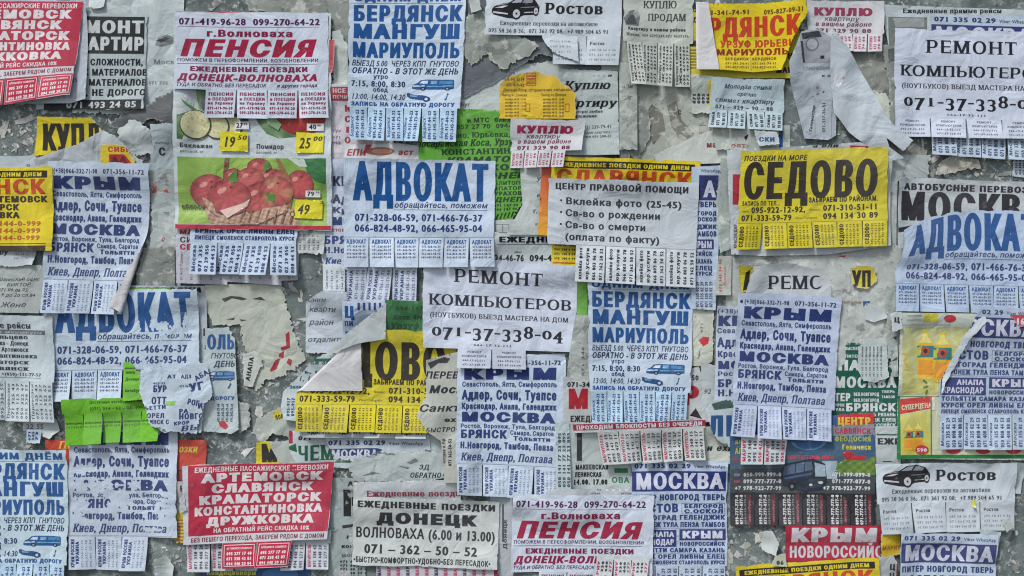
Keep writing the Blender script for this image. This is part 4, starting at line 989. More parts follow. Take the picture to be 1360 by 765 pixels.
s = Sheet('glossy grocery poster with eggplant, tomato and apple basket prices', [(231, 14), (440, 18), (441, 306), (233, 304)], 209, 291, paper=(208, 212, 214), mat=GLOSS, name='poster', cat='poster', wob=1.0, corners={'tr': 2}, fine=2.2)
s.rect(2, .5, 110, 3.4, (184, 40, 60)); s.text('Баклажан', 8, 182.6, 5.8, 42, 'b', (50, 52, 56)); s.text('весовой, кг', 8, 189, 3.4, 30, 'r', (120, 122, 126)); s.text('Помидор', 108, 182.6, 6.4, 37, 'b', (50, 52, 56)); s.text('весовой, кг', 108, 189, 3.4, 28, 'r', (120, 122, 126))
def leaf(V):
    n = np.sin(V[:, 0] * .21 + 2 * np.sin(V[:, 1] * .13)) * np.sin(V[:, 1] * .17 + 1.4); n = (n + 1) / 2
    return np.stack([60 + 70 * n, 100 + 60 * n, 60 + 50 * n], 1)
s.poly([(5, 126), (5, 172), (26, 174), (46, 166), (40, 132), (36, 110), (34, 102), (22, 108)], (192, 200, 198), 1)
s.poly([(5, 140), (22, 134), (20, 150), (12, 172), (5, 172)], leaf, 2); s.poly([(28, 104), (44, 104), (46, 138), (32, 130)], leaf, 2); s.poly([(10, 118), (30, 132), (28, 136), (14, 124)], (90, 140, 80), 2); s.ell(42, 124, 7, 10, (96, 84, 110), 3)
s.rect(42, 136, 98, 146, (44, 44, 44), 2)
def slice_(cx, cy, r, l):
    s.ell(cx, cy, r, r, (60, 70, 48), l); s.ell(cx - .6, cy - .6, r - 1.6, r - 1.6, (206, 204, 158), l + .2)
    for k in range(9):
        a = k * .7; s.ell(cx + r * .5 * math.cos(a), cy + r * .5 * math.sin(a), r * .06, r * .09, (186, 180, 130), l + .4, n=6)
slice_(76, 153, 15, 2.5); slice_(56, 154, 17, 3.2); slice_(29, 152, 20, 4)
s.rect(80, 147, 99, 157, (222, 224, 222), 5); s.text('27', 82, 155, 7, 9, 'b', INK, lvl=6); s.text('90', 92, 151.6, 3.4, 5, 'b', INK, lvl=6)
def tag(x, y, w, h, t, sup, l=7):
    s.poly([(x + 1, y), (x + w - 1, y + 1), (x + w, y + 2), (x + w - .5, y + h), (x, y + h - .6)], (222, 212, 30), l); s.text(t, x + w * .1, y + h * .78, h * .55, w * .42, 'bi', (60, 56, 20), lvl=l + 1); s.text(sup, x + w * .6, y + h * .42, h * .24, w * .34, 'bi', (60, 56, 20), lvl=l + 1)
tag(60, 160, 38, 27, '19', '50')
def tomato(V):
    d = np.clip(1 - ((V[:, 0] - 170) ** 2 / 900 + (V[:, 1] - 136) ** 2 / 260), 0, 1)[:, None]
    return np.array([[150, 34, 30]]) * (1 - d) + np.array([[206, 74, 60]]) * d
s.poly([(108, 142), (120, 138), (136, 150), (146, 156), (168, 160), (160, 166), (138, 168), (122, 162), (112, 150)], leaf, 2); s.ell(168, 138, 34, 26, tomato, 3); s.poly([(120, 138), (130, 136), (142, 150), (138, 158), (124, 150)], (126, 160, 120), 4)
s.rect(176, 148, 199, 158, (224, 226, 224), 5); s.text('40', 179, 156, 7, 10, 'b', INK, lvl=6); s.text('90', 190, 152.6, 3.4, 5, 'b', INK, lvl=6); tag(161, 160, 38, 28, '25', '00')
def grass(V):
    x, y = V[:, 0], V[:, 1]; n = (np.sin(x * .035 + 1.2) * np.sin(y * .05 + .4) + .6 * np.sin(x * .08 + y * .06) + 1.6) / 3.2
    n = np.clip(n + .25 * np.exp(-((x - 40) ** 2 + (y - 220) ** 2) / 900), 0, 1)[:, None]
    return np.array([[98, 146, 50]]) * (1 - n) + np.array([[182, 210, 104]]) * n
s.poly([(5, 195), (202, 195), (202, 284), (5, 284)], grass, 1)
s.poly([(170, 195), (202, 195), (202, 230), (188, 226), (176, 214)], (44, 110, 60), 1.5); s.poly([(150, 195), (172, 196), (176, 206), (166, 206)], (196, 206, 198), 1.7)
def wick(V):
    n = (np.sin(V[:, 0] * .9 + V[:, 1] * .3) + np.sin(V[:, 1] * 1.1 - V[:, 0] * .25)) / 4 + .5
    n = n[:, None]; return np.array([[150, 112, 86]]) * (1 - n) + np.array([[216, 186, 162]]) * n
s.poly([(38, 262), (60, 256), (90, 266), (130, 258), (160, 262), (168, 270), (164, 284), (48, 284)], wick, 2)
s.poly([(66, 196), (73, 195), (70, 216), (67, 228), (63, 226)], (120, 84, 58), 2)
def apple(cx, cy, rx, ry, l, sh=0, mix=.3):
    def f(V):
        x = (V[:, 0] - cx) / rx / 1.1; y = (V[:, 1] - cy) / ry / 1.08
        a = np.clip(.5 + .5 * np.sin(3 * np.arctan2(y, x) + sh) * np.hypot(x, y), 0, 1)[:, None] * mix; e = np.clip(x * x + y * y, 0, 1)[:, None]
        c = np.array([[200, 84, 88]]) * (1 - a) + np.array([[220, 176, 120]]) * a
        st = (.5 + .5 * np.sin(9 * np.arctan2(y, x)))[:, None] * .12
        return c * (1 - .24 * e ** 2 - st)
    s.ell(cx, cy, rx * 1.1, ry * 1.08, f, l, n=26)
    s.ell(cx - rx * .35, cy - ry * .4, rx * .26, ry * .16, (222, 150, 140), l + .05, n=12, rot=-30); s.ell(cx + rx * .1, cy - ry * .6, rx * .1, ry * .07, (110, 70, 40), l + .06, n=8)
apple(78, 222, 13, 12, 3, 1); apple(112, 208, 15, 12, 3.2, 2); apple(128, 224, 20, 14, 3.4, 3, .4); apple(100, 226, 18, 17, 3.6, 4); apple(166, 230, 17, 18, 3.6, .3, .1)
s.poly([(134, 195), (139, 196), (152, 220), (158, 240), (154, 262), (149, 260), (150, 238)], (150, 106, 66), 4)
apple(46, 240, 23, 21, 4.2, 2, .2); apple(113, 250, 24, 20, 4.4, 5, .25); apple(135, 240, 21, 19, 4.6, 1, .8); apple(72, 248, 27, 22, 4.8, .5, .15)
for q in ([(70, 222), (82, 210), (84, 226), (76, 230)], [(117, 200), (124, 198), (128, 208), (120, 214)], [(120, 240), (134, 244), (132, 256), (124, 250)]): s.poly(q, (88, 132, 52), 5)
s.poly([(60, 266), (90, 256), (100, 250), (96, 260), (70, 276)], (226, 196, 184), 5.4); s.poly([(34, 246), (50, 256), (58, 274), (46, 266)], wick, 5.2); s.poly([(88, 276), (120, 262), (150, 258), (150, 266), (110, 284), (86, 284)], wick, 5.2)
for j in range(7): s.poly([(86 + j * 11, 282), (92 + j * 11, 264), (94 + j * 11, 264), (89 + j * 11, 282)], (134, 96, 72), 5.6)
s.text('яблоки', 9, 264, 6.4, 31, 'k', (60, 70, 50), lvl=6); s.rect(174, 238, 194, 247, (222, 224, 220), 6); s.text('79', 176, 245.6, 6.6, 10, 'b', INK, lvl=6.5); s.text('90', 188, 242, 3.2, 5, 'b', INK, lvl=6.5); tag(159, 250, 38, 26, '49', '')
s.ell(157, 270, 3.6, 4, (70, 66, 30), 8); s.ell(157, 270, 2, 2.4, (200, 180, 90), 8.5); s.text('з', 192, 256, 5, 6, 'bi', (60, 56, 20), lvl=8)
s.rect(1, 285, 208, 290.6, (186, 34, 54), 2); s.build()
pensia('white pension flyer lying across the top of the grocery poster', [(234, 16), (437, 18), (437, 158), (232, 157)])
s = B('narrow strip of red and green poster edge, right of the upper pension flyer', [(438, 54), (446, 55, 1), (445, 78, 1), (442, 98, 1), (438, 98)], (176, 50, 56), mat=GLOSS); s.build()
berdyansk('tall Berdyansk flyer with all tabs, hanging from the top edge right of the grocery poster', [(464, -12), (620, -12), (609, 190), (462, 187)], corners={'tl': 0, 'br': 5, 'bl': 3}, tout=5)

# ================================================================== left side
s = B('grey sheet with four lines of handwriting, at the left edge', [(-70, 350), (54, 352, 1), (60, 372), (52, 416), (-70, 414)], (182, 184, 180), cat='notice', name='notice', wob=2, corners={})
for t, x, y, h, w in (('Ашаннский офис', -8, 373, 4.6, 60), ('ВИКТОР', 8, 380, 4.4, 32), ('071 06 06 05.', -4, 387, 4.6, 42), ('с 9 до 20 сл.84', -6, 394, 4.6, 52), ('Жене', 0, 408, 7, 34)): s.text(t, x, y, h, w, 'h', (60, 62, 66), jig=.6)
s.build()
s = B('small white scrap with three faint lines, under the yellow flyer at the left edge', [(-30, 326), (44, 324), (48, 336), (44, 352, 1), (18, 354, 1), (-30, 350)], (196, 198, 202), corners={'br': 5}); s.text('ру', -2, 338, 8, 12, 'sbi', (60, 60, 66)); lines(s, ['071 30 18', '095 44 20', '066 11 07'], 18, 334, 5, 2.8, 'r', (120, 122, 130), w=20); s.build()
s = B('white strip of timetable edge behind the torn lawyer flyer', [(170, 379), (274, 380), (276, 480), (274, 520), (240, 520), (170, 500)], (196, 200, 208)); s.text('ПЕРЕВОЗКИ', 170, 388.6, 7, 100, 'kk', INK); s.poly([(171, 382), (228, 382), (227, 389), (171, 388)], (120, 180, 60), 3); s.rect(270, 436, 272, 446, INK); s.build()
s = B('lower half of a torn Berdyansk flyer left of the cream remnant', [(276, 436, 1), (304, 434, 2), (312, 450), (318, 570), (308, 576, 1), (262, 572, 1), (268, 500)], (196, 204, 206), cat='flyer', name='flyer')
s.text('ПОЛЬ', 262, 464, 20, 50, 'kc', BLUE); s.text('ГНУТОВО', 280, 476, 7.4, 36, 'i', (40, 60, 90)); s.text('ДЕНЬ', 284, 487, 8, 28, 'bi', (40, 60, 90)); van(s, 272, 493, 40, 12); s.text('ДОРОГУ', 280, 531, 5, 32, 'kk', BLUE); s.poly([(302, 516), (306, 508), (308, 510), (305, 516)], BLUE)
for j in range(4): s.text('071-345-73-64', 292 + j * 6, 560, 4, 24, 'k', (36, 70, 110), rot=90)
s.poly([(290, 560), (298, 558), (304, 566), (300, 570), (292, 566)], (190, 50, 60), 3); s.build()
advokat('white lawyer flyer with worn headline and torn right half, left side', [(61, 386), (265, 383), (265, 530), (61, 533)], skip=(3, 4, 5), fine=3, erase=[(148, 48, 10, 6), (170, 52, 12, 7), (152, 62, 5, 4), (176, 62, 4, 4), (128, 94, 4, 6), (140, 46, 4, 7), (182, 44, 4, 9), (190, 80, 8, 3), (120, 50, 3, 8)], paper=(200, 210, 224), tout=4)
s = B('orange red poster corner with cursive word, behind the left Crimea flyer', [(60, 584), (100, 584), (100, 640), (60, 640)], (206, 66, 34), mat=GLOSS, name='poster', cat='poster'); s.text('Пе', 76, 596, 10, 22, 'sbi', (226, 196, 60)); s.build()
s = B('orange red poster with yellow cursive letters, right of the worn Crimea flyer', [(228, 584), (272, 584), (275, 590), (272, 622), (264, 640), (228, 640)], (204, 62, 36), mat=GLOSS, name='poster', cat='poster'); s.text('возки', 230, 601, 10, 32, 'sbi', (228, 200, 60)); s.poly([(232, 626), (262, 618), (264, 634), (236, 640)], (160, 40, 40)); s.build()
s = B('pale pink scraps with red ticks below the orange poster', [(230, 638, 1), (262, 640), (264, 690), (250, 720, 2), (228, 716, 2)], (196, 186, 186), mat=CRUMP, crumple=2)
s.poly([(226, 680), (246, 678), (264, 680), (264, 726), (250, 724), (232, 722)], (206, 190, 70))
for j in range(8): s.rect(228, 690 + j * 4.4, 244, 691.4 + j * 4.4, (180, 70, 80), 3)
s.text('Н', 240, 652, 8, 6, 'kc', INK); s.text('П', 242, 666, 8, 6, 'kc', INK); s.build()
s = B('folded white corner beneath the timetable sheet, lower left', [(30, 556), (74, 556), (80, 572, 1), (66, 583), (54, 578, 1), (30, 572)], (196, 198, 196), corners={'br': 5}); s.text('22 55', 34, 570, 7, 24, 'b', (110, 114, 124)); s.build()
s = B('tiny tab with blue digits, above the lower left Berdyansk flyer', [(36, 570), (56, 571), (55, 588, 1), (36, 587)], (186, 198, 212)); lines(s, ['071', '345', '73'], 42, 585, 5, 4, 'k', (50, 64, 110), w=13, rot=90); s.build()
krym('Crimea flyer with large rubbed out patches, lower left', [(93, 555), (236, 555), (236, 757), (89, 756)], skip=(3,), fine=2.6, erase=[(12, 65, 13, 6), (24, 62, 10, 5), (12, 84, 14, 8), (34, 86, 12, 9), (60, 98, 14, 8), (50, 84, 5, 6), (80, 84, 6, 6), (10, 109, 15, 9), (56, 110, 8, 9), (70, 104, 10, 6), (12, 126, 13, 7), (118, 108, 8, 5), (116, 118, 9, 6), (120, 128, 10, 6), (104, 140, 12, 3), (122, 96, 7, 3)], corners={'br': 3, 'bl': 2}, paper=(200, 206, 220))
s = Sheet('bright green flyer with five blank tabs, below the torn lawyer flyer', [(84, 530), (216, 526), (216, 584), (86, 591)], 132, 61, body=20, paper=(110, 182, 44), rim=(150, 196, 110), lift=2)
s.text('Доступные автобусные билеты', 36, 7, 4, 80, 'b', (50, 90, 30)); s.text('(071) 314 - 52 - 03, (062)', 36, 16, 4.4, 76, 'r', (50, 90, 30))
def gt(s, p, w, h, i): s.text('Автобусы Донецк', 1, 14, 3, w - 2, 'b', (36, 70, 26), pr=p); s.text('071 314 52 03', 1, 19, 2.8, w - 2, 'r', (60, 100, 40), pr=p)
s.tabs(5, 2, 130, 20, 61, gt, out=5, sw=2, tw=2); s.build()
s = B('bright green shard pointing up through the tear in the lawyer flyer', [(165, 480, 1), (178, 484, 1.5), (189, 500, 1.5), (191, 530), (166, 532)], (114, 186, 48), rim=(150, 196, 110)); s.rect(167, 488, 180, 489.5, (50, 90, 30)); s.text('Билеты', 168, 496, 4, 12, 'b', (40, 80, 30)); s.text('Донецк', 168, 505, 4, 18, 'b', (40, 80, 30)); s.text('Автобус', 168, 520, 4, 20, 'k', (40, 80, 30)); s.build()
s = B('pale blank leftover of the lawyer flyer, right of the bright green flyer', [(192, 486), (272, 484), (274, 530, 1), (268, 574, 1.5), (222, 574, 1), (200, 560, 1)], (196, 206, 218), wob=.6, corners={}); s.build()
s = B('crumpled white and blue Moscow scraps over the torn right half of the lawyer flyer', [(190, 490, 2), (232, 494, 1), (262, 478, 2), (276, 482), (284, 520, 2), (270, 548, 2), (262, 576, 2), (236, 572, 1.5), (208, 566, 2), (196, 540, 1.5), (188, 520)], (198, 206, 218), mat=CRUMP, crumple=2.5, wob=2.5, cat='flyer', name='flyer', corners={})
c = (36, 50, 110)
for t, x, y, h, w, st, r in (('АТ', 224, 502, 5, 12, 'k', 0), ('АДЗ', 242, 502, 5, 14, 'k', 0), ('АБА', 262, 506, 7, 20, 'k', 30), ('БУР', 206, 520, 9, 18, 'kk', 0), ('ОТТ', 204, 536, 10, 20, 'kk', 0), ('ЬЕТТИ', 196, 544, 5.4, 28, 'kk', 5), ('ОРЕЛ', 198, 554, 6.6, 24, 'kk', 0), ('ИНСК С', 202, 562, 6, 26, 'kk', 0),
                             ('УГ', 254, 520, 11, 20, 'kk', 10), ('РОГ', 250, 536, 8, 16, 'kk', -12), ('ИК', 264, 542, 8, 14, 'kk', 0), ('РА', 240, 548, 6, 12, 'kk', 0), ('НОВГОР', 240, 556, 8, 38, 'kk', 0), ('КРОР', 234, 564, 5, 20, 'kk', 4), ('ВЫЕ', 242, 572, 7, 34, 'sbi', 6), ('071 466', 240, 514, 3.4, 14, 'b', 0), ('465-95', 206, 510, 3.4, 16, 'b', 0)): s.text(t, x, y, h, w, st, c, rot=r)
s.poly([(222, 532), (236, 532), (234, 538), (224, 538)], (140, 196, 90)); s.build()
# timetable sheet at left
s = Sheet('white price timetable of towns with numbered tabs, at the left edge', [(-62, 417), (71, 420), (76, 560), (-60, 557)], 133, 138, body=86, paper=(200, 206, 210), cat='notice', name='notice')
s.text('Ежедневные рейсы', 2, 17, 7.6, 101, 'sb', INK); s.rect(20, 19, 122, 24.5, (100, 108, 112)); s.text('071 362 маршруты', 30, 23.8, 3.6, 88, 'sb', (170, 176, 180), lvl=3)
for j, (t, w) in enumerate((('Дебальцево', 66), ('Макеевка - Донецк', 62), ('Харцызск Артемовск', 70), ('Константиновка', 80), ('Краматорск', 70), ('Славянск', 66))): s.text(t, 98 if j != 3 else 110, 31 + j * 8.2, 5.6, w, 'sb', (40, 42, 50), 'r')
s.text('050-201-13-22, +(050)-131-77-57', 12, 79, 4.2, 104, 'sb', (70, 72, 80)); s.rect(10, 81, 116, 81.6, (90, 92, 100))
s.tabs(4, 0, 132, 86, 138, numtab(('Перевозки', '071 325 43', '094 113 37', '050 322 67', '095 338 55'), ((80, 84, 96), (50, 54, 66)), 'r', 4), out=3); s.build()
krym('Crimea flyer whose lower right side curls over, beside the yellow flyer at left', [(65, 214), (201, 218), (192, 418), (56, 415)], folds=[(138, 66, 15, 3.4)], corners={'bl': 3}, tout=4)
slavyansk('yellow Slavyansk flyer cut by the left edge of the wall view', [(-128, 222), (72, 222), (71, 366), (-128, 366)], skip=(3, 4))
berdyansk('Berdyansk flyer cut by the bottom left corner', [(-47, 597), (91, 597), (91, 793), (-47, 793)], paper=(200, 214, 224), corners={})

# red flyer at top left
s = B('white backing sheet with grey print showing under the upper red flyer', [(-60, -10), (116, 4), (118, 60), (116, 132), (96, 138), (-60, 138)], (196, 198, 206), cat='flyer', name='flyer', corners={'br': 4}, wob=2)
s.text('-05', 93, 110, 6, 12, 'b', (110, 110, 120))
for j in range(9): s.text('071 339 4', -6 + j * 6.5, 134, 4, 16, 'r', (190, 120, 140), rot=90)
for j in range(6): s.rect(62 + j * 8, 112, 65 + j * 8, 132, (176, 170, 182))
s.build()
def wcurl(px, py):
    t = np.clip((py - 62) / 60, 0, 1.2); return px - 0.10 * np.maximum(py, 0) * (px > -999) * np.clip((px + 90) / 200, 0, 1), py + t * t * np.clip((104 - px) / 120, 0, 1) * 6 - t * np.clip((px - 0) / 100, 0, 1) * 7, t * t * 7
artemovsk('red Artemovsk flyer curling at its foot, top left corner', [(-88, 0), (113, 3), (112, 136), (-88, 136)], warp=wcurl, skip=(0,), corners={'br': 3})

# ================================================================== bottom left and centre
s = B('blue poster edge at the bottom, under the red flyer', [(268, 745), (412, 748), (412, 800), (268, 800)], (28, 72, 132), mat=GLOSS, name='poster', cat='poster'); s.text('Кондиционеры', 274, 764, 7, 66, 'k', (206, 206, 70)); s.ell(372, 764, 24, 10, (60, 116, 170)); s.build()
s = B('yellow scrap with a thick black letter above the red flyer', [(341, 588), (352, 585), (392, 590, 1), (396, 616), (340, 616)], (216, 200, 30), rim=(196, 196, 184)); s.text('М', 346, 614, 25, 24, 'kc', (36, 32, 22)); s.build()
s = B('cream torn cover over the yellow scrap with the black letter', [(358, 586, 1.5), (386, 583, 2), (396, 596), (398, 618), (374, 618), (364, 600, 2)], (190, 190, 182), mat=CRUMP, crumple=1.5); s.build()
s = B('sheet with green capitals torn away under a row of phone digits', [(384, 572), (600, 568), (600, 620), (520, 628), (396, 616), (386, 600)], (198, 202, 204), cat='flyer', name='flyer', wob=2)
s.rect(380, 560, 390, 588, (180, 40, 60)); s.text('071', 397, 584, 6, 18, 'k', INK); s.poly([(380, 594), (394, 588), (396, 600)], (30, 96, 62)); s.text('ЧЕМ', 396, 611, 20, 48, 'sb', (26, 92, 60)); s.rect(400, 613, 520, 614.4, (40, 100, 60))
s.build()
s = B('torn header of a blue Moscow flyer with phone digits, under the second Sedovo flyer', [(432, 580), (570, 578), (572, 598, 2), (520, 604, 2), (500, 600, 2), (474, 614, 2), (446, 610, 2), (440, 600)], (200, 206, 212), cat='flyer', name='flyer')
s.text('071 335 02 29', 436, 591, 6.6, 76, 'x', (36, 44, 96)); s.text('Viber WhatsApp', 516, 591, 4.6, 46, 'r', (70, 76, 110)); s.poly([(438, 596), (500, 595), (508, 597), (500, 604), (440, 606)], (32, 54, 116)); s.text('МОСКВА', 440, 608, 11, 62, 'k', (206, 210, 216), lvl=3); s.build()
s = B('crumpled grey residue with a few italic letters, above the Donetsk notice', [(472, 606, 2), (530, 600, 2), (600, 600), (602, 632), (560, 640, 1), (470, 640, 2), (462, 620, 2)], (186, 190, 188), mat=CRUMP, crumple=3, wob=2)
s.text('ЗД', 556, 623, 6.6, 14, 'bi', (50, 54, 60)); s.text('ОБРАТНО', 544, 634, 7, 42, 'bi', (44, 50, 64)); s.text('070', 588, 632, 4, 11, 'b', (70, 70, 76))
for q in ([(480, 632), (494, 626), (506, 628), (494, 630)], [(540, 614), (552, 608), (556, 612), (546, 616)], [(508, 604), (524, 600), (526, 604)], [(528, 618), (544, 620), (542, 623)]): s.poly(q, (120, 124, 124))
s.build()
s = B('dark edged strip at the far left of the Donetsk notice pile', [(436, 634), (484, 634), (486, 800), (436, 800)], (176, 182, 180), cat='notice', name='notice', mat=OLD)
s.text('АГ', 462, 645, 6.4, 15, 'k', INK); s.rect(456, 650, 466, 686, (44, 48, 48)); s.rect(467, 650, 470, 672, (44, 48, 48)); s.poly([(454, 698), (470, 696), (470, 700), (455, 702)], (44, 48, 48)); s.text('г', 459, 716, 6, 8, 'k', INK); s.text('ком', 453, 728, 5, 18, 'k', INK); s.text('МОБ', 453, 740, 4.6, 18, 'k', (110, 112, 114))
for j in range(5): s.text('071 48 30 65', 451, 748 + j * 5, 3.8, 40, 'x', (50, 52, 56))
s.build()
s = B('grey sheet with a red serif line, top edge of the Donetsk notice pile', [(470, 640), (612, 636), (612, 674), (470, 676)], (196, 196, 198), cat='notice', name='notice'); s.text('Ежедневные поездки', 487, 659, 8, 132, 'sb', (150, 40, 60)); s.build()
s = B('pale underside sheet right of the Donetsk notice', [(650, 650), (684, 652), (682, 765), (660, 765)], (190, 192, 196)); s.rect(667, 670, 669, 720, (50, 50, 56)); s.text('Донецк', 673, 730, 5, 40, 'b', (60, 60, 66), rot=90); s.build()
s = B('red striped flyer with tabs peeping out below the Donetsk notice', [(500, 744), (662, 752), (662, 800), (500, 800)], (200, 192, 200), cat='flyer', name='flyer')
for j in range(12): s.text('МАРИ', 506 + j * 12.6, 765, 5, 16, 'kk', (186, 70, 100) if j % 3 else (60, 60, 70), rot=90)
s.rect(656, 748, 690, 765, (150, 30, 44)); s.build()
s = Sheet('black lettered Donetsk trip notice, bottom centre', [(470, 658), (664, 666), (660, 756), (468, 750)], 194, 92, paper=(204, 204, 200), name='notice', cat='notice', group=None, corners={'tl': 1, 'br': 3})
s.text('ЕЖЕДНЕВНЫЕ ПОЕЗДКИ', 5, 14, 8.8, 184, 'kk', INK); s.text('ДОНЕЦК', 30, 35.5, 15.4, 134, 'w', INK); s.text('ВОЛНОВАХА (6.00 и 13.00)', 3, 55, 14, 187, 'b', INK); s.text('071 – 362 – 50 – 52', 15, 75.6, 12.6, 152, 'b', INK); s.text('•БЫСТРО•КОМФОРТНО•УДОБНО•БЕЗ ПЕРЕСАДОК•', 1, 88, 7.6, 184, 'k', INK); s.build()
# red flyer at the bottom
s = Sheet('worn flyer with grey tabs sticking out below the lower red flyer', [(246, 700), (440, 704), (438, 757), (246, 760)], 194, 56, body=18, paper=(200, 198, 204))
s.tabs(6, 2, 192, 18, 54, numtab(('МАРИУПОЛЬ', '071 338 42', '094 448 20', '095 277 17'), ((170, 50, 90), (50, 52, 62), (50, 52, 62), (90, 92, 100)), 'x', 4.6), skip=(3,), out=4, sw=3); s.build()
artemovsk('red Artemovsk flyer with two red tabs left, bottom of the wall', [(244, 618), (445, 612), (432, 748), (246, 756)], skip=(0, 3), corners={'br': 5, 'tr': 2})

# ================================================================== centre
s = B('white sheet with wide black headline cut off, between the green flyer and the repair flyer', [(656, 308, 1), (672, 312), (736, 310), (736, 362), (652, 362), (654, 330)], (196, 200, 200), cat='notice', name='notice')
s.text('ЕЖЕДНЕВНЫЕ', 662, 322, 7.6, 120, 'kk', INK); s.rect(660, 324, 730, 324.8, (60, 62, 66)); s.text('050 824-46-76', 632, 347, 9, 64, 'x', (44, 46, 54)); s.text('094-444-10', 703, 347, 9, 60, 'x', (44, 46, 54)); s.text('viber', 683, 336, 3, 10, 'b', (90, 90, 96)); s.build()
s = B('pale sheet with faint italic marks between the green flyer and the orange strip', [(690, 218), (722, 216), (720, 312), (672, 312), (694, 272)], (196, 198, 194)); s.text('у', 712, 240, 7, 6, 'i', (90, 90, 96)); s.text('е', 712, 262, 6, 5, 'bi', (90, 90, 96)); s.text('т,', 706, 283, 6, 8, 'bi', (110, 110, 116)); s.text('и л', 710, 300, 5, 10, 'bi', (130, 130, 136)); s.build()
def orange(V):
    t = np.clip((V[:, 1] - 216) / 92, 0, 1)[:, None]; return np.array([[204, 70, 40]]) * (1 - t) + np.array([[226, 168, 40]]) * t
s = B('narrow strip of red to orange poster at the left of the yellow Slavyansk flyer', [(720, 214), (734, 212), (732, 314), (714, 312)], (220, 120, 40), mat=GLOSS, name='poster', cat='poster'); s.poly([(720, 214), (734, 212), (732, 314), (714, 312)], orange); s.build()
s = B('handwritten housing note with its top corner turned down, below the curled tabs', [(406, 400), (430, 386), (462, 388), (462, 470, 1), (406, 468)], (194, 198, 206), cat='notice', name='notice', folds=[(418, 394, -125, 1.6)])
for t, y, h, w in (('Сним', 401, 6, 26), ('кварти', 414, 7.4, 36), ('район', 432, 8, 32), ('отдалить', 454, 6.6, 48)): s.text(t, 410 if h > 7 else 408, y, h, w, 'h', (40, 42, 52), jig=.7)
s.build()
s = B('blue lettered flyer strip beside the handwritten housing note', [(456, 400), (516, 400), (516, 440), (490, 468), (456, 466)], (198, 206, 224), cat='flyer', name='flyer')
s.text('Ц', 458, 422, 16, 14, 'kc', BLUE); s.text('ПИ', 458, 433, 7, 12, 'kk', BLUE); s.text('Р', 458, 450, 10, 8, 'kk', BLUE)
for j in range(5): s.rect(476 + j * 7, 402, 479 + j * 7, 412, (50, 70, 130))
s.text('Л Р', 458, 463, 6, 20, 'kk', BLUE); s.build()
s = B('dark green flyer piece above the second Sedovo flyer', [(512, 398), (564, 400), (564, 442), (514, 440)], (44, 110, 54), cat='flyer', name='flyer'); s.text('094-147', 526, 412, 5.6, 36, 'b', (20, 60, 30)); s.text('Ялта, Ме', 522, 424, 5.6, 40, 'sbi', (20, 60, 30)); s.text('Урзуф.', 518, 437, 8.6, 42, 'sbi', (20, 60, 30)); s.build()
s = B('white flyer with green blue type under the folded corner', [(376, 520, 1), (404, 492, 2), (430, 470), (470, 470), (440, 540), (404, 560), (378, 556), (374, 540)], (198, 204, 204), cat='flyer', name='flyer', corners={'bl': 4})
s.text('Запись', 384, 516, 4.6, 24, 'k', (40, 90, 110)); s.text('1, 14:', 396, 506, 7, 24, 'i', (50, 90, 110)); s.text('СЯ ЗАПР', 412, 484, 6, 38, 'k', (40, 100, 90)); s.rect(412, 476, 440, 480, (40, 100, 90)); s.text('ь, гр', 404, 496, 5, 26, 'kk', (50, 90, 110))
for j in range(3): s.text('095-917', 386 + j * 6, 552, 4.6, 24, 'k', (40, 80, 110), rot=90)
s.build()
s = Sheet('row of white tabs with cut black digits, below the second Sedovo flyer', [(400, 558), (570, 560), (570, 582), (400, 580)], 170, 22, body=4, paper=(202, 204, 206), lift=1)
s.tabs(4, 2, 168, 4, 22, lambda s, p, w, h, i: s.text('СДВ: 071', 6, 13, 6.6, w - 10, 'kk', INK, pr=p), out=2.5); s.build()
sedovo('yellow Sedovo flyer with its white corner folded over, left of centre', [(397, 435), (607, 440), (605, 575), (393, 572)], folds=[(0, 85, -136, 1.8)], skip=(5,), corners={'br': 3})
s = B('folded white flap of an old notice crossing above the second Sedovo flyer', [(431, 474, 1), (452, 450), (480, 428), (514, 402), (513, 450), (480, 455), (470, 458), (446, 468)], (204, 206, 206), cat='paper flap', name='paper_flap', crumple=1.2, mat=CRUMP, corners={'br': 4}); s.build()
s = B('cream transport sheet with bold italic town names, left of the centre Crimea flyer', [(566, 478), (612, 466), (614, 640), (590, 640), (590, 620), (586, 585), (568, 572, 1), (554, 552, 1.5), (566, 520)], (190, 186, 176), cat='notice', name='notice', wob=2)
s.poly([(568, 482), (590, 474), (598, 476), (594, 482), (582, 482), (572, 490)], (60, 60, 62)); s.text('ПЕРЕВОЗ', 564, 502.5, 9.4, 64, 'bi', INK); s.text('Москва', 569, 522, 10.6, 66, 'ki', INK); s.text('Санкт-', 556, 546, 9.6, 60, 'bi', INK); s.text('ех', 590, 560, 6, 16, 'kk', INK); s.text('•БЫСТРО•', 562, 573, 6.2, 46, 'bi', INK)
s.text('Поездки в РФ', 592, 618, 4.4, 36, 'bi', INK, rot=90); s.text('071 362-50-52', 600, 618, 4.6, 36, 'k', INK, rot=90); s.build()
slavyansk('yellow Slavyansk flyer behind the legal aid notice', [(732, 208), (930, 214), (926, 357), (730, 352)], corners={})
krym('Crimea flyer with straight even tabs, bottom middle under the repair flyer', [(608, 471), (752, 470), (745, 664), (605, 655)], corners={'br': 2, 'bl': 3}, tout=3)
remont('computer repair flyer in the middle of the wall, its right tab gone', [(562, 340), (769, 353), (763, 492), (562, 487)], skip=(0, 3), corners={'br': 2})
advokat('white lawyer flyer lying flat with six whole tabs, centre of the wall', [(457, 210), (658, 214), (656, 355), (457, 355)], corners={'bl': 2})
kuplyu('small crimson buying flyer with curled tabs, over the green flyer', [(678, 158), (778, 160), (768, 222), (676, 224)], skip=(4,), corners={'br': 6})

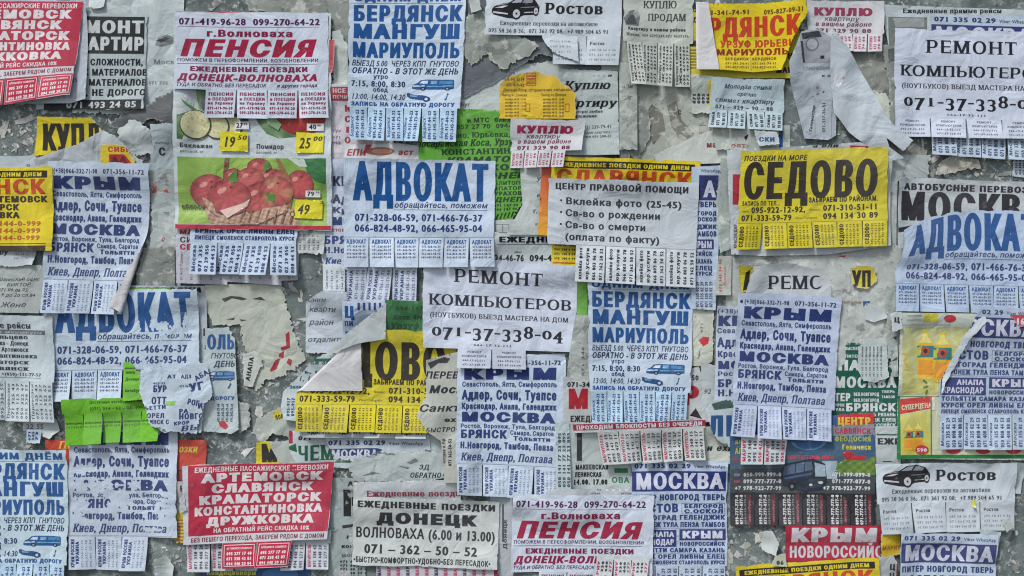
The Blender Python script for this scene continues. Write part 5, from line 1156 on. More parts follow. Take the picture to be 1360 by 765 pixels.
# sheets below and right of the legal aid notice
s = B('pale green poster strip between the repair flyer and the blue Berdyansk flyer', [(766, 366), (784, 366), (782, 420), (766, 420)], (104, 168, 56), mat=GLOSS); s.rect(780, 366, 784, 420, (60, 60, 90)); s.build()
s = B('white speckled strip below the green poster strip', [(764, 418), (786, 418), (786, 505), (752, 505), (756, 470)], (192, 194, 188), mat=OLD); s.text('071 340', 776, 500, 4, 40, 'r', (90, 92, 96), rot=90); s.rect(750, 476, 754, 490, INK); s.build()
s = B('red lettered flyer behind the blue Berdyansk flyer', [(748, 500, 1), (780, 504), (900, 496), (928, 486, 1), (936, 520), (936, 560), (860, 572), (770, 570), (748, 562)], (202, 200, 200), cat='flyer', name='flyer')
s.text('071-340-15', 753, 514, 7.2, 50, 'x', (44, 44, 52)); s.text('М', 753, 543, 27, 30, 'kk', (176, 28, 44)); s.text('Р', 904, 538, 26, 26, 'kk', (176, 28, 44)); s.text('ЕЖЕДНЕВНО', 757, 560, 8, 60, 'k', INK); s.text('-50', 915, 505, 7, 13, 'b', INK); s.poly([(916, 552), (924, 542), (932, 556)], (40, 40, 46), 2); s.rect(916, 556, 932, 564, (150, 36, 50)); s.text('СИ', 918, 563, 5.6, 12, 'kk', WHITE, lvl=3); s.build()
s = B('cream remnant with a small red flower, right of the blue Berdyansk flyer', [(918, 396), (948, 400, 1), (946, 480), (936, 486), (918, 486)], (200, 198, 182), mat=OLD, wob=2); s.poly([(928, 452), (934, 447), (942, 448), (941, 456), (934, 460)], (196, 40, 52)); s.poly([(930, 462), (933, 462), (928, 476), (926, 476)], (110, 110, 80)); s.text('071', 934, 442, 4, 14, 'r', (120, 120, 110), rot=90); s.build()
s = B('white sheet with a few large digits right of the red lettered flyer', [(930, 480, 1), (952, 486), (950, 560), (932, 560), (932, 510)], (194, 196, 196)); s.text('-50', 916, 505, 7.6, 15, 'b', INK); s.text('92', 934, 523, 6.4, 10, 'i', (80, 84, 96)); s.build()
s = B('white timetable with green and black capitals, under the red Mariupol tabs', [(752, 566), (838, 568), (838, 656), (752, 656)], (196, 200, 198), cat='notice', name='notice')
s.rect(766, 570, 773, 612, (50, 52, 52)); s.text('МАКЕЕВСКАЯ', 764, 623.6, 6.6, 44, 'kk', INK); s.text('ЛЕНИНСКАЯ', 763, 633.6, 6.8, 36, 'kk', INK); s.text('14.00. 17.00', 761, 643.6, 7.4, 46, 'kk', INK); s.text('ОВА', 812, 641, 7.4, 24, 'b', (40, 120, 80)); s.rect(816, 622, 834, 628, (50, 120, 80)); s.build()
s = B('narrow tab column with blue green digits, right of the centre Crimea flyer', [(738, 560), (756, 562), (758, 650), (738, 650)], (190, 200, 200))
for j in range(3): s.text('050 141 77 23 095', 745 + j * 6, 646, 4.4, 72, 'k', (50, 76, 90), rot=90)
s.build()
s = B('pale strip with cut black phone digits above the lower pension flyer', [(728, 648), (870, 650), (870, 680), (728, 680)], (200, 198, 204)); s.text('060 634 46 76', 742, 664, 6, 54, 'x', (50, 50, 60)); s.text('094 144 00 70', 804, 664, 6, 54, 'x', (50, 50, 60)); s.text('viber', 785, 656, 3, 12, 'b', (90, 90, 96)); s.text('ватсап телефон', 824, 656, 3, 34, 'b', (90, 90, 96)); s.build()
s = B('cream sheet with a large italic word, left of the bus company poster', [(922, 566), (980, 566), (972, 616), (922, 616)], (190, 190, 180)); s.text('и ехи', 938, 599, 8, 36, 'ki', INK); s.build()
moskva('blue Moscow flyer right of the lower pension flyer', [(838, 612), (966, 612), (966, 796), (838, 796)], corners={'tl': 1, 'tr': 1}, paper=(188, 196, 214))
pensia('white pension flyer at the bottom centre, below the Crimea flyer', [(682, 655), (868, 657), (866, 798), (676, 798)], corners={'br': 2})
s = Sheet('two loose Mariupol tabs lying over the lower pension flyer', [(792, 736), (864, 738), (862, 780), (790, 780)], 72, 44, body=6, paper=(202, 202, 202), cat='paper scrap', name='paper_scrap')
s.tabs(3, 0, 70, 5, 44, numtab(('МАРИУ', '071 338', '094 448', '095 277'), ((170, 50, 90), (50, 52, 62), (50, 52, 62)), 'k', 4.8), out=5, sw=4); s.build()
berdyansk('Berdyansk flyer hanging below the legal aid notice', [(780, 368), (922, 372), (915, 564), (783, 562)], corners={'bl': 1.5, 'br': 2})
s = Sheet('row of curled Mariupol tabs with a crimson strip, under the middle Berdyansk flyer', [(760, 562), (936, 556), (936, 610), (768, 618)], 172, 54, body=12, paper=(204, 202, 200), lift=3, cat='flyer')
s.rect(0, 1, 172, 9, (150, 34, 52), 1); s.text('ПРОХОДИМ БЛОКПОСТЫ БЕЗ ОЧЕРЕДИ', 4, 8, 5.4, 164, 'k', WHITE, lvl=2)
s.tabs(6, 2, 170, 12, 54, numtab(('МАРИУПОЛЬ', '071 340 15', '095 141 27', '050 473 11'), ((176, 40, 76), (60, 60, 70), (60, 60, 70), (60, 60, 70)), 'x', 4.6), skip=(0,), out=7, sw=3, tw=3); s.build()
# Moscow column behind the legal aid notice
s = B('blue and white Moscow column showing right of the legal aid notice', [(918, 222), (958, 220), (956, 300), (950, 412), (918, 410)], (192, 202, 220), cat='flyer', name='flyer')
c = (34, 44, 100); s.text('WhatsApp', 930, 229, 4.4, 26, 'r', (80, 84, 110)); s.rect(928, 233, 954, 266, c, 1); s.text('А', 934, 262, 22, 17, 'k', (206, 210, 224))
for t, y, h, x in (('ТВЕРЬ', 275, 7.4, 924), ('ГОРОД', 286, 5.6, 926), ('ОСКОЛ', 294, 5.6, 926), ('ДЖИК', 304, 6, 926), ('ТАМБОВ', 314, 7, 922)): s.text(t, x, y, h, 952 - x, 'kk', c)
s.rect(924, 318, 948, 331, c, 1); s.text('РЫМ', 925, 329.6, 9.6, 21, 'k', (206, 210, 224))
for t, y, h in (('СИЙСК', 340, 6), ('КАЗАНЬ', 350, 6), ('ЕЛЕЦ', 359, 6), ('КУРСК', 366, 5.4)): s.text(t, 922, y, h, 24, 'kk', c)
for j in range(4): s.text('071 335 02 29', 928 + j * 6, 408, 4.6, 34, 'x', (70, 74, 100), rot=90)
s.build()
s = B('speckled grey gap strip with red tab digits, right of the blue Moscow column', [(954, 340), (972, 340), (970, 392), (948, 392)], (194, 190, 180)); s.text('071 345 36 90', 958, 388, 4, 44, 'x', (190, 90, 80), rot=90); s.text('Донецк', 964, 380, 3.4, 26, 'r', (190, 110, 90), rot=90); s.build()
s = B('dark flaked remnant between the Moscow column and the yellow Sedovo flyer', [(956, 210, 2), (968, 212), (972, 330), (956, 336, 2), (952, 280, 2)], (170, 176, 168), mat=OLD, crumple=1.5); s.build()
s = Sheet('legal aid notice with five printed lines and four tabs', [(728, 237), (928, 243), (922, 382), (726, 372)], 200, 138, body=89, paper=(206, 208, 214), name='notice', cat='notice', corners={'bl': 4, 'tl': 1})
s.text('ЦЕНТР ПРАВОВОЙ ПОМОЩИ', 9, 14.5, 8.4, 178, 'k', INK)
for j, (t, w) in enumerate((('Вклейка фото (25-45)', 156), ('Св-во о рождении', 128), ('Св-во о смерти', 109), ('(оплата по факту)', 128))):
    s.text(t, 23, 34.5 + j * 16, 9.4, w, 'r' if j < 0 else 'b', (34, 34, 40))
    if j < 3: s.ell(17.5, 29.5 + j * 16, 1.5, 1.5, INK, n=10)
s.rect(38, 88.2, 199, 88.7, (120, 120, 126))
s.tabs(4, 38, 200, 89, 138, numtab(('вклейка фото', 'юр.услуги', '066 803 06 78', '071 362 50 52'), (INK,), 'k', 4.8), out=4, sw=1.5, paper=(212, 214, 218)); s.build()

# ================================================================== top right
s = B('yellow sheet with black italic letters behind the curled Berdyansk poster', [(914, 12), (1062, 20), (1060, 104), (914, 104)], (206, 194, 50), cat='flyer', name='flyer')
s.text('Донецк', 916, 16, 8, 60, 'kk', INK); s.text('Дон', 918, 30, 7, 22, 'ki', INK); s.text('ДНЕВНО', 1020, 78, 8, 40, 'kk', INK); s.text('МАРИ', 1030, 97, 8, 30, 'kk', INK); s.rect(916, 54, 924, 62, INK)
for j in range(7): s.rect(916, 66 + j * 4, 926, 67.6 + j * 4, (110, 96, 40))
s.build()
s = B('torn row of dark digits on cream tabs, under the yellow sheet at top', [(914, 100, 1), (946, 102), (946, 150, 2), (918, 150, 2)], (190, 192, 182)); lines(s, ['071', '050', '095', '066'], 924, 138, 6, 4.6, 'kk', (60, 60, 62), w=14, rot=90); s.rect(940, 106, 944, 140, (206, 196, 60)); s.build()
s = B('pale remnant with torn brown letters, under the young family notice', [(946, 166), (1050, 166), (1050, 206, 2), (990, 200, 1.5), (950, 200)], (184, 186, 178), mat=OLD); s.text('опт', 970, 196, 6, 20, 'k', (150, 90, 80)); s.rect(1035, 172, 1040, 196, BLUE); s.poly([(988, 182), (994, 178), (990, 190)], INK); s.build()
s = Sheet('blue grey handwritten young family notice with four tabs', [(944, 103), (1042, 106), (1042, 174), (940, 170)], 100, 68, body=44, paper=(190, 202, 208), name='notice', cat='notice')
hc = (36, 44, 64)
s.text('Молодая семья', 18, 14, 5.8, 64, 'si', hc, jig=.4); s.text('срочно', 36, 23.5, 5, 26, 'si', hc, jig=.4); s.text('снимет квартиру', 6, 33, 5.8, 80, 'si', hc, jig=.4); s.text('071 – 329 – 90 – 88', 7, 42, 5.6, 78, 'b', hc)
s.tabs(4, 0, 98, 44, 68, numtab(('семья', '071 329', '90 88 071'), (hc,), 'k', 4.6), out=4, sw=1.5); s.build()
s = Sheet('cream notice with serif headline and long curling tabs, top centre', [(828, -8), (922, -8), (918, 124), (826, 118)], 92, 130, body=66, paper=(188, 188, 178), name='notice', cat='notice', corners={})
s.text('КУПЛЮ', 26, 19, 10, 44, 's', INK); s.text('ПРОДАМ', 32, 36, 9.4, 50, 's', INK); s.text('Квартиру в вашем районе', 6, 50, 4.4, 76, 'k', INK); s.text('Жанна, 050 6295249,071 4037190', 4, 58, 4, 82, 'sb', (80, 80, 80))
s.poly([(0, 34), (8, 24), (14, 22), (22, 32), (20, 44), (4, 44)], (104, 108, 108), 1); s.poly([(3, 42), (8, 30), (14, 30), (18, 42)], (60, 62, 64), 2); s.poly([(12, 26), (18, 22), (22, 30), (16, 34)], (150, 152, 152), 2)
s.tabs(4, 4, 88, 66, 124, numtab(('Квартиру в районе', 'Жанна', '050 6295249', '071 4037190'), ((40, 40, 44),), 'b', 3.6), out=9, sw=7, tw=4, paper=(196, 196, 186), every={3: (2, .5, 0, 0)}); s.build()
s = B('white flyer with serif header line at the top right, behind the repair flyer', [(1171, 6), (1400, 14), (1400, 60), (1196, 66), (1180, 64)], (198, 204, 206), cat='flyer', name='flyer')
s.text('Ежедневные прямые рейсы', 1199, 17, 6, 132, 'sb', INK)
s.poly([(1180, 22), (1232, 23), (1231, 60), (1180, 80)], (120, 128, 124)); s.poly([(1186, 24), (1228, 24), (1228, 36), (1190, 36)], (160, 164, 164), 2); s.build()
s = B('thin dark photo edge of the white flyer, left of the upper right repair flyer', [(1172, 60), (1190, 62), (1190, 170), (1176, 175, 2), (1180, 120, 2), (1174, 80, 2)], (140, 148, 142), mat=OLD); s.poly([(1178, 66), (1188, 64), (1188, 80), (1180, 84)], (80, 90, 84)); s.build()
moskva('blue Moscow flyer mostly hidden by the upper right repair flyer', [(1236, 18), (1376, 22), (1372, 214), (1234, 206)], corners={'bl': 2}, paper=(196, 206, 220))
remont('computer repair flyer cut by the right edge, top right', [(1187, 38), (1398, 44), (1398, 186), (1186, 182)], corners={'bl': 2, 'tl': 2})
kuplyu('small crimson buying flyer at the top right, its left side under a grey fold', [(1072, 0), (1174, 2), (1172, 70), (1073, 68)], skip=(0,), corners={'br': 3})
def wb(px, py):
    return px, py - np.clip((px - 930) / 140, 0, 1) ** 2 * 8 * (1 - np.clip(py / 90, 0, 1)) - 0, np.exp(-((px - 1060) / 26) ** 2) * 9 + np.clip((py - 60) / 30, 0, 1) * 3
s = B('curled yellow Berdyansk poster in red letters with a rolled white side, top', [(904, 4), (1068, 8), (1071, 24, 1), (1058, 44, 1), (1046, 68, 1), (1036, 94), (1000, 97), (958, 94), (890, 94)], (222, 200, 28), cat='flyer', name='flyer', warp=wb, rim=False, folds=[(926, 5, 180, 2.6)])
r = (196, 62, 26)
s.text('ПН 071-341-74-91', 914, 20.5, 6.6, 82, 'x', (110, 60, 20)); s.text('095-827-09-31', 1014, 22, 6.6, 52, 'x', (110, 60, 20)); s.text('БЕРДЯНСК', 903, 50, 26, 158, 'kc', r); s.text('УРЗУФ ЮРЬЕВКА', 956, 64, 9.4, 106, 'k', r); s.text('МАРИУПОЛЬ', 950, 74.5, 8.6, 96, 'k', (150, 40, 20))
for x in (962, 998):
    s.text('БЕРДЯНСК', x, 81, 3.6, 32, 'k', (110, 80, 20)); s.text('071-341-74-91', x, 87, 3.4, 32, 'b', (110, 80, 20)); s.text('095-827-09-31', x, 92, 3.4, 32, 'b', (110, 80, 20))
s.rect(996, 76, 996.8, 95, (150, 120, 20)); s.build()
s = B('grey sheet with a pasted portrait photo and three thin tabs, beside the folded strip', [(1062, 44, 1), (1086, 40), (1104, 48), (1112, 90), (1110, 180), (1100, 186), (1068, 184), (1060, 150), (1048, 110), (1046, 84)], (186, 190, 198), mat=CRUMP, wob=3, crumple=1.5, cat='notice', name='notice', corners={'bl': 3})
s.poly([(1060, 48), (1088, 42), (1104, 52), (1104, 84), (1066, 84), (1062, 70)], (158, 164, 172)); s.poly([(1062, 46), (1086, 42), (1090, 50), (1064, 54)], (60, 64, 70), 2); s.ell(1077, 60, 9, 9, (120, 126, 134), 3); s.ell(1077, 60, 7, 7, (182, 186, 192), 3.4); s.poly([(1061, 56), (1064, 56), (1068, 84), (1065, 84)], (60, 64, 70), 3); s.rect(1088, 75, 1093, 79, (30, 30, 34), 4); s.text('стиральн', 1064, 93, 5, 36, 'i', (140, 144, 150))
s.text('к л', 1090, 103, 4, 12, 'b', (50, 52, 56)); s.ell(1085, 117, 5, 6, (166, 170, 178)); s.ell(1085, 117, 2, 2, (110, 114, 120), 2); s.text('Телемастер', 1078, 176, 4, 36, 'bi', (40, 42, 48), rot=82); s.text('071-337-36-51', 1096, 176, 4.4, 40, 'r', (60, 62, 68), rot=90); s.text('- + +', 1078, 130, 4, 18, 'bi', (90, 92, 96), rot=20)
s.rect(1082, 130, 1082.6, 182, (130, 134, 140)); s.rect(1104, 120, 1104.6, 182, (130, 134, 140)); s.build()
s = B('long folded grey strip sweeping down to the right from the portrait photo', [(1100, 58), (1104, 42), (1124, 66), (1148, 106), (1170, 148), (1182, 166), (1209, 188, 1), (1196, 202), (1174, 184), (1178, 196), (1198, 211), (1184, 214), (1150, 196), (1126, 176), (1106, 150), (1100, 100)], (194, 197, 204), mat=CRUMP, wob=5, crumple=3.5, cat='paper flap', name='paper_flap', lift=2, corners={'br': 8, 'tl': 3}); s.poly([(1106, 96), (1118, 92), (1122, 100), (1112, 118), (1104, 112)], (214, 217, 222)); s.build()

# ================================================================== right half, middle
s = B('white sheet with a red block at its edge, behind the yellow Sedovo flyer', [(964, 200), (1140, 190), (1182, 210), (1182, 326), (1100, 338), (1016, 340), (970, 338)], (204, 204, 206), cat='flyer', name='flyer', wob=2)
s.rect(972, 232, 982, 272, (180, 30, 56)); s.text('а ели', 1078, 196, 5, 34, 'bi', INK); s.poly([(1126, 194), (1150, 195), (1152, 199), (1128, 200)], (160, 40, 56)); s.text('КРАСНОДАР', 978, 330, 4.6, 32, 'k', (80, 82, 90), rot=90); s.build()
sedovo('yellow Sedovo flyer in full view, right of centre', [(983, 201), (1176, 196), (1177, 327), (977, 332)], corners={'br': 4, 'bl': 2})
s = B('yellow torn letter corner left of the half hidden repair notice', [(980, 352, 1), (1000, 354, 1), (998, 388), (984, 388)], (210, 198, 40), rim=(200, 200, 180)); s.poly([(990, 362), (996, 358), (994, 384), (986, 386)], INK); s.text('33', 972, 368, 6, 10, 'kk', INK); s.build()
s = B('round shouldered white repair notice, mostly hidden by the right Crimea flyer', [(990, 388), (996, 366, 1.5), (1012, 352, 1.5), (1050, 350, 1.5), (1092, 358, 1), (1104, 380), (1104, 400), (990, 400)], (202, 203, 206), cat='notice', name='notice', erase=[(1096, 372, 9, 18)], fine=2.5); s.text('РЕМОНТ', 1019, 384, 18, 110, 's', (40, 40, 46)); s.build()
s = B('yellow scrap with bold black strokes, right of the half hidden repair notice', [(1129, 356, 1), (1150, 353, 1), (1162, 356, 1.5), (1164, 374, 2), (1152, 384, 1.5), (1132, 380, 1)], (212, 196, 40), rim=(200, 200, 180)); s.text('УП', 1131, 381, 22, 26, 'kc', INK); s.build()
s = B('grey lifted triangle of paper, above the green Moscow sheet', [(1150, 402, 1), (1176, 410), (1181, 421), (1160, 428), (1148, 424)], (196, 198, 198), corners={'br': 5}); s.build()
s = B('dark green Moscow flyer in white capitals, under the juice poster', [(1102, 500), (1122, 482, 1.5), (1122, 456, 2), (1144, 456, 2), (1150, 480), (1192, 490), (1192, 600), (1104, 600)], (22, 92, 74), cat='flyer', name='flyer', rim=(196, 204, 200), wob=1)
w = (212, 218, 216)
s.text('ВЫСОКИЙ', 1122, 465, 4.4, 24, 'k', w); s.text('ПИТЕР', 1122, 475, 4, 20, 'k', w); s.text('ПАР', 1112, 492, 14, 44, 'kk', w); s.text('МОСКВА', 1107, 515, 15, 84, 'kk', w); s.text('ПИТЕР', 1092, 533, 11, 38, 'kk', w)
s.text('ВЕЛ.НОВГОРОД', 1134, 526, 4.6, 34, 'kk', w); s.text('ВЕЛ.НОВГОРОД', 1134, 534, 4.6, 34, 'kk', w); s.text('ТВЕРЬ', 1171, 522, 3.6, 18, 'k', w); s.text('ТАМБОВ', 1171, 529, 3.6, 18, 'k', w); s.text('КУРСК', 1106, 540, 4, 16, 'k', w); s.text('ТУЛА', 1106, 546, 4, 16, 'k', w); s.text('БРЯНСК', 1123, 546.4, 11, 67, 'kk', w)
for j in range(4): s.text(('КАЗАНЬ РЯЗАНЬ', 'ЛИПЕЦК ЕЛЕЦ', 'НОВОРОССИЙСК', 'ЧЕЛЯБИНСК')[j], 1140, 553 + j * 7, 4.6, 50, 'k', w)
s.build()
s = B('white oval scrap with tiny columns, stuck over the green Moscow flyer', [(1140, 460, 1), (1158, 448, 1), (1178, 456, 1), (1180, 500, 1.5), (1160, 508, 1.5), (1146, 506), (1138, 490)], (192, 198, 196))
for j in range(6): s.text('071 335 02 29 Москва', 1146 + j * 5, 500, 2.6, 40, 'b', (90, 94, 96), rot=90)
s.text('37-37', 1148, 449, 5, 20, 'k', (60, 60, 66)); s.build()
s = B('torn pale upright strip with black ink traces, right of the white oval scrap', [(1176, 380, 1.5), (1190, 380), (1192, 500), (1182, 500, 2), (1178, 440, 2)], (178, 182, 176), mat=OLD, crumple=1)
for q in ([(1184, 448), (1190, 446), (1190, 452)], [(1182, 480), (1190, 474), (1190, 478)]): s.poly(q, (70, 72, 70))
s.build()
s = B('thin sheet with the letter pair EZh, right of the bus company poster', [(1158, 566), (1196, 566), (1196, 640), (1158, 640)], (196, 200, 198)); s.text('ЕЖЕ', 1164, 590, 8.4, 32, 'kk', INK); s.rect(1164, 576, 1190, 578, (40, 90, 70)); s.rect(1172, 612, 1184, 613.4, (60, 60, 60)); s.build()
s = Sheet('white bus timetable notice in heavy black capitals, at the right edge', [(1191, 236), (1400, 243), (1400, 330), (1190, 330)], 209, 90, paper=(198, 200, 202), name='notice', cat='notice')
s.text('АВТОБУСНЫЕ ПЕРЕВОЗКИ', 8, 15, 8.4, 186, 'kk', INK); s.text('МОСКВА', 2, 54, 37, 196, 'kc', (34, 32, 36)); s.poly([(1, 64), (22, 60), (22, 66), (1, 70)], INK)
s.poly([(70, 56), (90, 46), (150, 48), (209, 56), (209, 60), (70, 60)], (196, 186, 50), 3); s.build()
def wa(px, py):
    t = np.clip((1296 - px) / 108, 0, 1); k = 1 - np.clip((py - 300) / 60, 0, 1)
    return px + t * t * k * 10, py + t * t * k * 26 - 3 * k * (1 - t), (t * (1 - t)) * 16 * k
advokat('white lawyer flyer with its top edge bowed, at the right edge', [(1188, 280), (1386, 284), (1386, 418), (1188, 413)], warp=wa, corners={'bl': 1}, paper=(190, 202, 226))
# juice poster
s = B('glossy juice offer poster, partly under a blue Moscow flyer at the right', [(1194, 415), (1400, 418), (1400, 612), (1190, 609)], (206, 208, 196), mat=GLOSS, name='poster', cat='poster', wob=1.0, corners={}, fine=2.6)
def juice(V):
    x, y = V[:, 0], V[:, 1]; n = np.clip(.5 + .35 * np.sin(x * .4 + y * .2) * np.sin(y * .33 - x * .1) + (y - 440) / 260, 0, 1)[:, None]
    return np.array([[196, 204, 190]]) * (1 - n) + np.array([[196, 190, 90]]) * n
s.poly([(1197, 434), (1288, 434), (1288, 524), (1197, 524)], juice, 1); s.rect(1190, 526, 1400, 609, (30, 120, 62), 1); s.poly([(1195, 527), (1396, 527), (1396, 604), (1195, 604)], (196, 200, 170), 2)
for j in range(12): s.ell(1200 + (j * 29) % 86, 470 + (j * 37) % 52, 4, 1.6, (96, 116, 40) if j % 3 else (200, 170, 60), 2, rot=j * 40)
s.rect(1202, 418, 1222, 420, (160, 160, 156), 2); s.rect(1202, 424, 1222, 425.4, (170, 170, 166), 2); s.rect(1224, 416, 1244, 428, (204, 196, 60), 2); s.ell(1260, 423, 8, 5, (190, 40, 50), 3); s.rect(1197, 431, 1262, 432, (170, 172, 170), 2)
def bottle(x, y, w, h, l):
    P = lambda a: [(x + u * w, y + v * h) for u, v in a]
    s.poly(P([(.36, 0), (.64, 0), (.66, .12), (.94, .26), (1, .4), (.96, .58), (1, .92), (.9, 1), (.1, 1), (0, .92), (.04, .58), (0, .4), (.06, .26), (.34, .12)]), (220, 178, 36), l)
    s.poly(P([(.38, .04), (.62, .04), (.64, .12), (.9, .24), (.1, .24), (.36, .12)]), (224, 214, 120), l + .2); s.poly(P([(.36, -.03), (.64, -.03), (.64, .04), (.36, .04)]), (214, 200, 60), l + .3)
    s.poly(P([(.0, .3), (1, .3), (1, .54), (.0, .54)]), (40, 120, 120), l + .3); s.poly(P([(.0, .34), (.3, .3), (.2, .5), (0, .52)]), (190, 190, 70), l + .4); s.ell(x + w * .5, y + h * .41, w * .24, h * .09, (196, 70, 50), l + .5); s.ell(x + w * .5, y + h * .41, w * .12, h * .05, (60, 30, 30), l + .6)
    s.poly(P([(.1, .6), (.9, .6), (.94, .9), (.06, .9)]), (226, 150, 30), l + .2)
bottle(1218, 440, 23, 64, 3); bottle(1240, 442, 24, 66, 4)
s.poly([(1195, 530), (1242, 526), (1242, 542), (1195, 550)], (196, 52, 46), 3); s.text('СУПЕРЦЕНА!', 1197, 545, 7, 43, 'k', (216, 208, 170), rot=5, lvl=4)
s.poly([(1195, 551), (1236, 544), (1236, 604), (1195, 604)], juice, 3); s.rect(1236, 527, 1237.4, 604, (40, 120, 62), 5); bottle(1199, 562, 14, 36, 4); bottle(1212, 561, 14, 37, 5); s.ell(1224, 597, 9, 6, (196, 44, 50), 6); s.text('590', 1217, 600, 5, 14, 'k', WHITE, lvl=7)
for x in (1266, 1306, 1346): s.ell(x, 598, 10, 5, (186, 60, 60), 4)
s.rect(1236, 527, 1242, 545, (206, 208, 196), 4); s.build()
def wm(px, py): return px, py, np.clip((1290 - px) / 40, 0, 1) ** 2 * 6
s = None
moskva('blue Moscow flyer with a torn white corner, over the juice poster', [(1253, 405), (1378, 410), (1378, 596), (1244, 597)], outline=[(48, 0), (129, 0), (129, 143), (0, 143), (-2, 112), (0, 98, 1), (12, 80, 1), (20, 62, 1), (28, 44, 1), (38, 24, 1)], corners={'bl': 2}, paper=(188, 198, 216))
s = B('thin white torn lip across the corner of the blue Moscow flyer', [(1262, 478, 1), (1276, 448, 1), (1296, 424, 1), (1306, 420), (1308, 426, 1), (1284, 452, 1), (1270, 482, 1), (1254, 508, 1), (1248, 524), (1250, 504)], (206, 210, 216), crumple=1, wob=2); s.build()
s = B('red price corner at the right edge, above the blue Moscow flyer', [(1338, 418), (1400, 418), (1400, 436, 1), (1352, 434, 1)], (186, 40, 46), mat=GLOSS); s.text('16', 1346, 431, 9, 12, 'k', WHITE); s.build()
# Crimea pair on the right
s = B('left edge of a Crimea flyer peeping out from the right Crimea flyer', [(952, 406), (986, 406), (986, 534), (948, 532), (950, 470)], (200, 204, 218), cat='flyer', name='flyer')
for t, y, h, st in (('(+38)066', 416, 6, 'r'), ('КРЫМ', 433, 14, 'w'), ('Севасто', 442.5, 7, 'b'), ('Адлер', 461, 13, 'k'), ('Красно', 474, 8.4, 'k'), ('МОСК', 490, 11, 'w'), ('Ростов', 499, 6, 'b'), ('БРЯН', 514, 10.6, 'kk'), ('Н.Нов', 526, 9, 'k')): s.text(t, 952, y, h, {'КРЫМ': 82, 'МОСК': 62, 'Адлер': 46}.get(t, 42), st, NAVY)
s.build()
s = B('scrap with part of a huge blue letter, left of the bus company poster', [(936, 542, 1), (952, 530, 1.5), (986, 536), (986, 604), (952, 584, 1.5), (944, 570, 1)], (198, 204, 210), cat='paper scrap'); s.text('ЛЬГ', 938, 579, 28, 64, 'kc', (28, 80, 130)); s.poly([(944, 536), (964, 530), (982, 534), (980, 540), (948, 544)], (60, 90, 80)); s.ell(958, 588, 8, 5, (180, 196, 190)); s.text('есь', 952, 592, 5, 14, 'bi', (40, 60, 90), lvl=3); s.build()
# bus company poster
def bluebg(V):
    x, y = V[:, 0], V[:, 1]; n = np.clip((y - 560) / 50 + .15 * np.sin(x * .08), 0, 1)[:, None]
    return np.array([[30, 76, 134]]) * (1 - n) + np.array([[70, 100, 120]]) * n
s = B('glossy coach company poster with a dark bus and a row of black and red tabs', [(968, 560), (1160, 548), (1162, 614), (1161, 700), (970, 697)], (34, 76, 130), mat=GLOSS, name='poster', cat='poster', wob=1, corners={'br': 2})
s.poly([(968, 560), (1160, 548), (1161, 630), (968, 630)], bluebg, 1); s.poly([(970, 622), (1161, 622), (1161, 656), (970, 656)], (66, 74, 76), 1.2)
s.text('АЛУШТА', 975, 602, 8, 30, 'k', (196, 190, 60), lvl=3); s.text('ЯЛТА', 975, 589, 5, 18, 'k', (206, 190, 60), lvl=3); s.text('ЮЖНЫЙ', 973, 612, 6, 30, 'k', (190, 50, 60), lvl=3)
s.ell(1074, 584, 24, 14, (90, 150, 190), 2); s.ell(1074, 586, 19, 11, (50, 100, 150), 3); s.ell(1062, 578, 30, 10, (40, 84, 130), 3)
s.text('LEMIUMTOUR.INFO', 1046, 610, 5.4, 62, 'k', (206, 70, 90), lvl=4) if all(c in RAW for c in 'LM') else s.text('ПРЕМИУМ ТУР.ИНФО', 1046, 610, 5.4, 66, 'k', (206, 70, 90), lvl=4)
s.poly([(1112, 548), (1162, 544), (1162, 562), (1112, 566)], (196, 30, 34), 2); s.text('ЦЕНТР', 1112, 564, 10, 44, 'kk', (214, 196, 40), lvl=3); s.poly([(1104, 565), (1160, 563), (1161, 578), (1104, 579)], (130, 138, 150), 2); s.text('САВВЯНСК', 1108, 576, 7.6, 48, 'k', (176, 20, 60), lvl=3); s.text('ФЕОДОСИЯ', 1108, 586, 6.6, 48, 'k', (170, 180, 70), lvl=3); s.text('Геническ', 1118, 597, 7, 38, 'k', (206, 196, 60), lvl=3)
def hill(V):
    n = (np.sin(V[:, 0] * .5) * np.sin(V[:, 1] * .6) * .5 + .5)[:, None]; return np.array([[60, 104, 40]]) * (1 - n) + np.array([[140, 160, 60]]) * n
s.poly([(1112, 616), (1126, 608), (1148, 612), (1161, 604), (1161, 630), (1108, 630)], hill, 2); s.poly([(1118, 602), (1126, 598), (1136, 604), (1150, 606), (1146, 611), (1124, 611)], (186, 30, 44), 3); s.poly([(1092, 612), (1112, 612), (1112, 636), (1092, 636)], (170, 190, 200), 2)
s.poly([(1036, 626), (1044, 616), (1080, 609), (1096, 616), (1099, 640), (1092, 651), (1070, 655), (1040, 645)], (30, 40, 56), 4); s.poly([(1042, 619), (1078, 612), (1080, 624), (1040, 632)], (84, 104, 128), 5); s.poly([(1082, 614), (1096, 618), (1097, 633), (1083, 633)], (160, 178, 190), 5)
s.poly([(1042, 634), (1078, 628), (1078, 631), (1042, 637)], (60, 90, 130), 5); s.rect(1056, 618, 1057, 628, (30, 40, 56), 6); s.rect(1068, 616, 1069, 626, (30, 40, 56), 6); s.ell(1052, 646, 5, 6, (14, 14, 16), 6); s.ell(1052, 646, 2, 2.6, (120, 124, 130), 7); s.ell(1090, 641, 3.4, 1.8, (214, 214, 196), 6); s.ell(1077, 644, 2.4, 1.6, (214, 214, 196), 6); s.poly([(1074, 636), (1096, 635), (1092, 646), (1076, 649)], (50, 62, 78), 5)
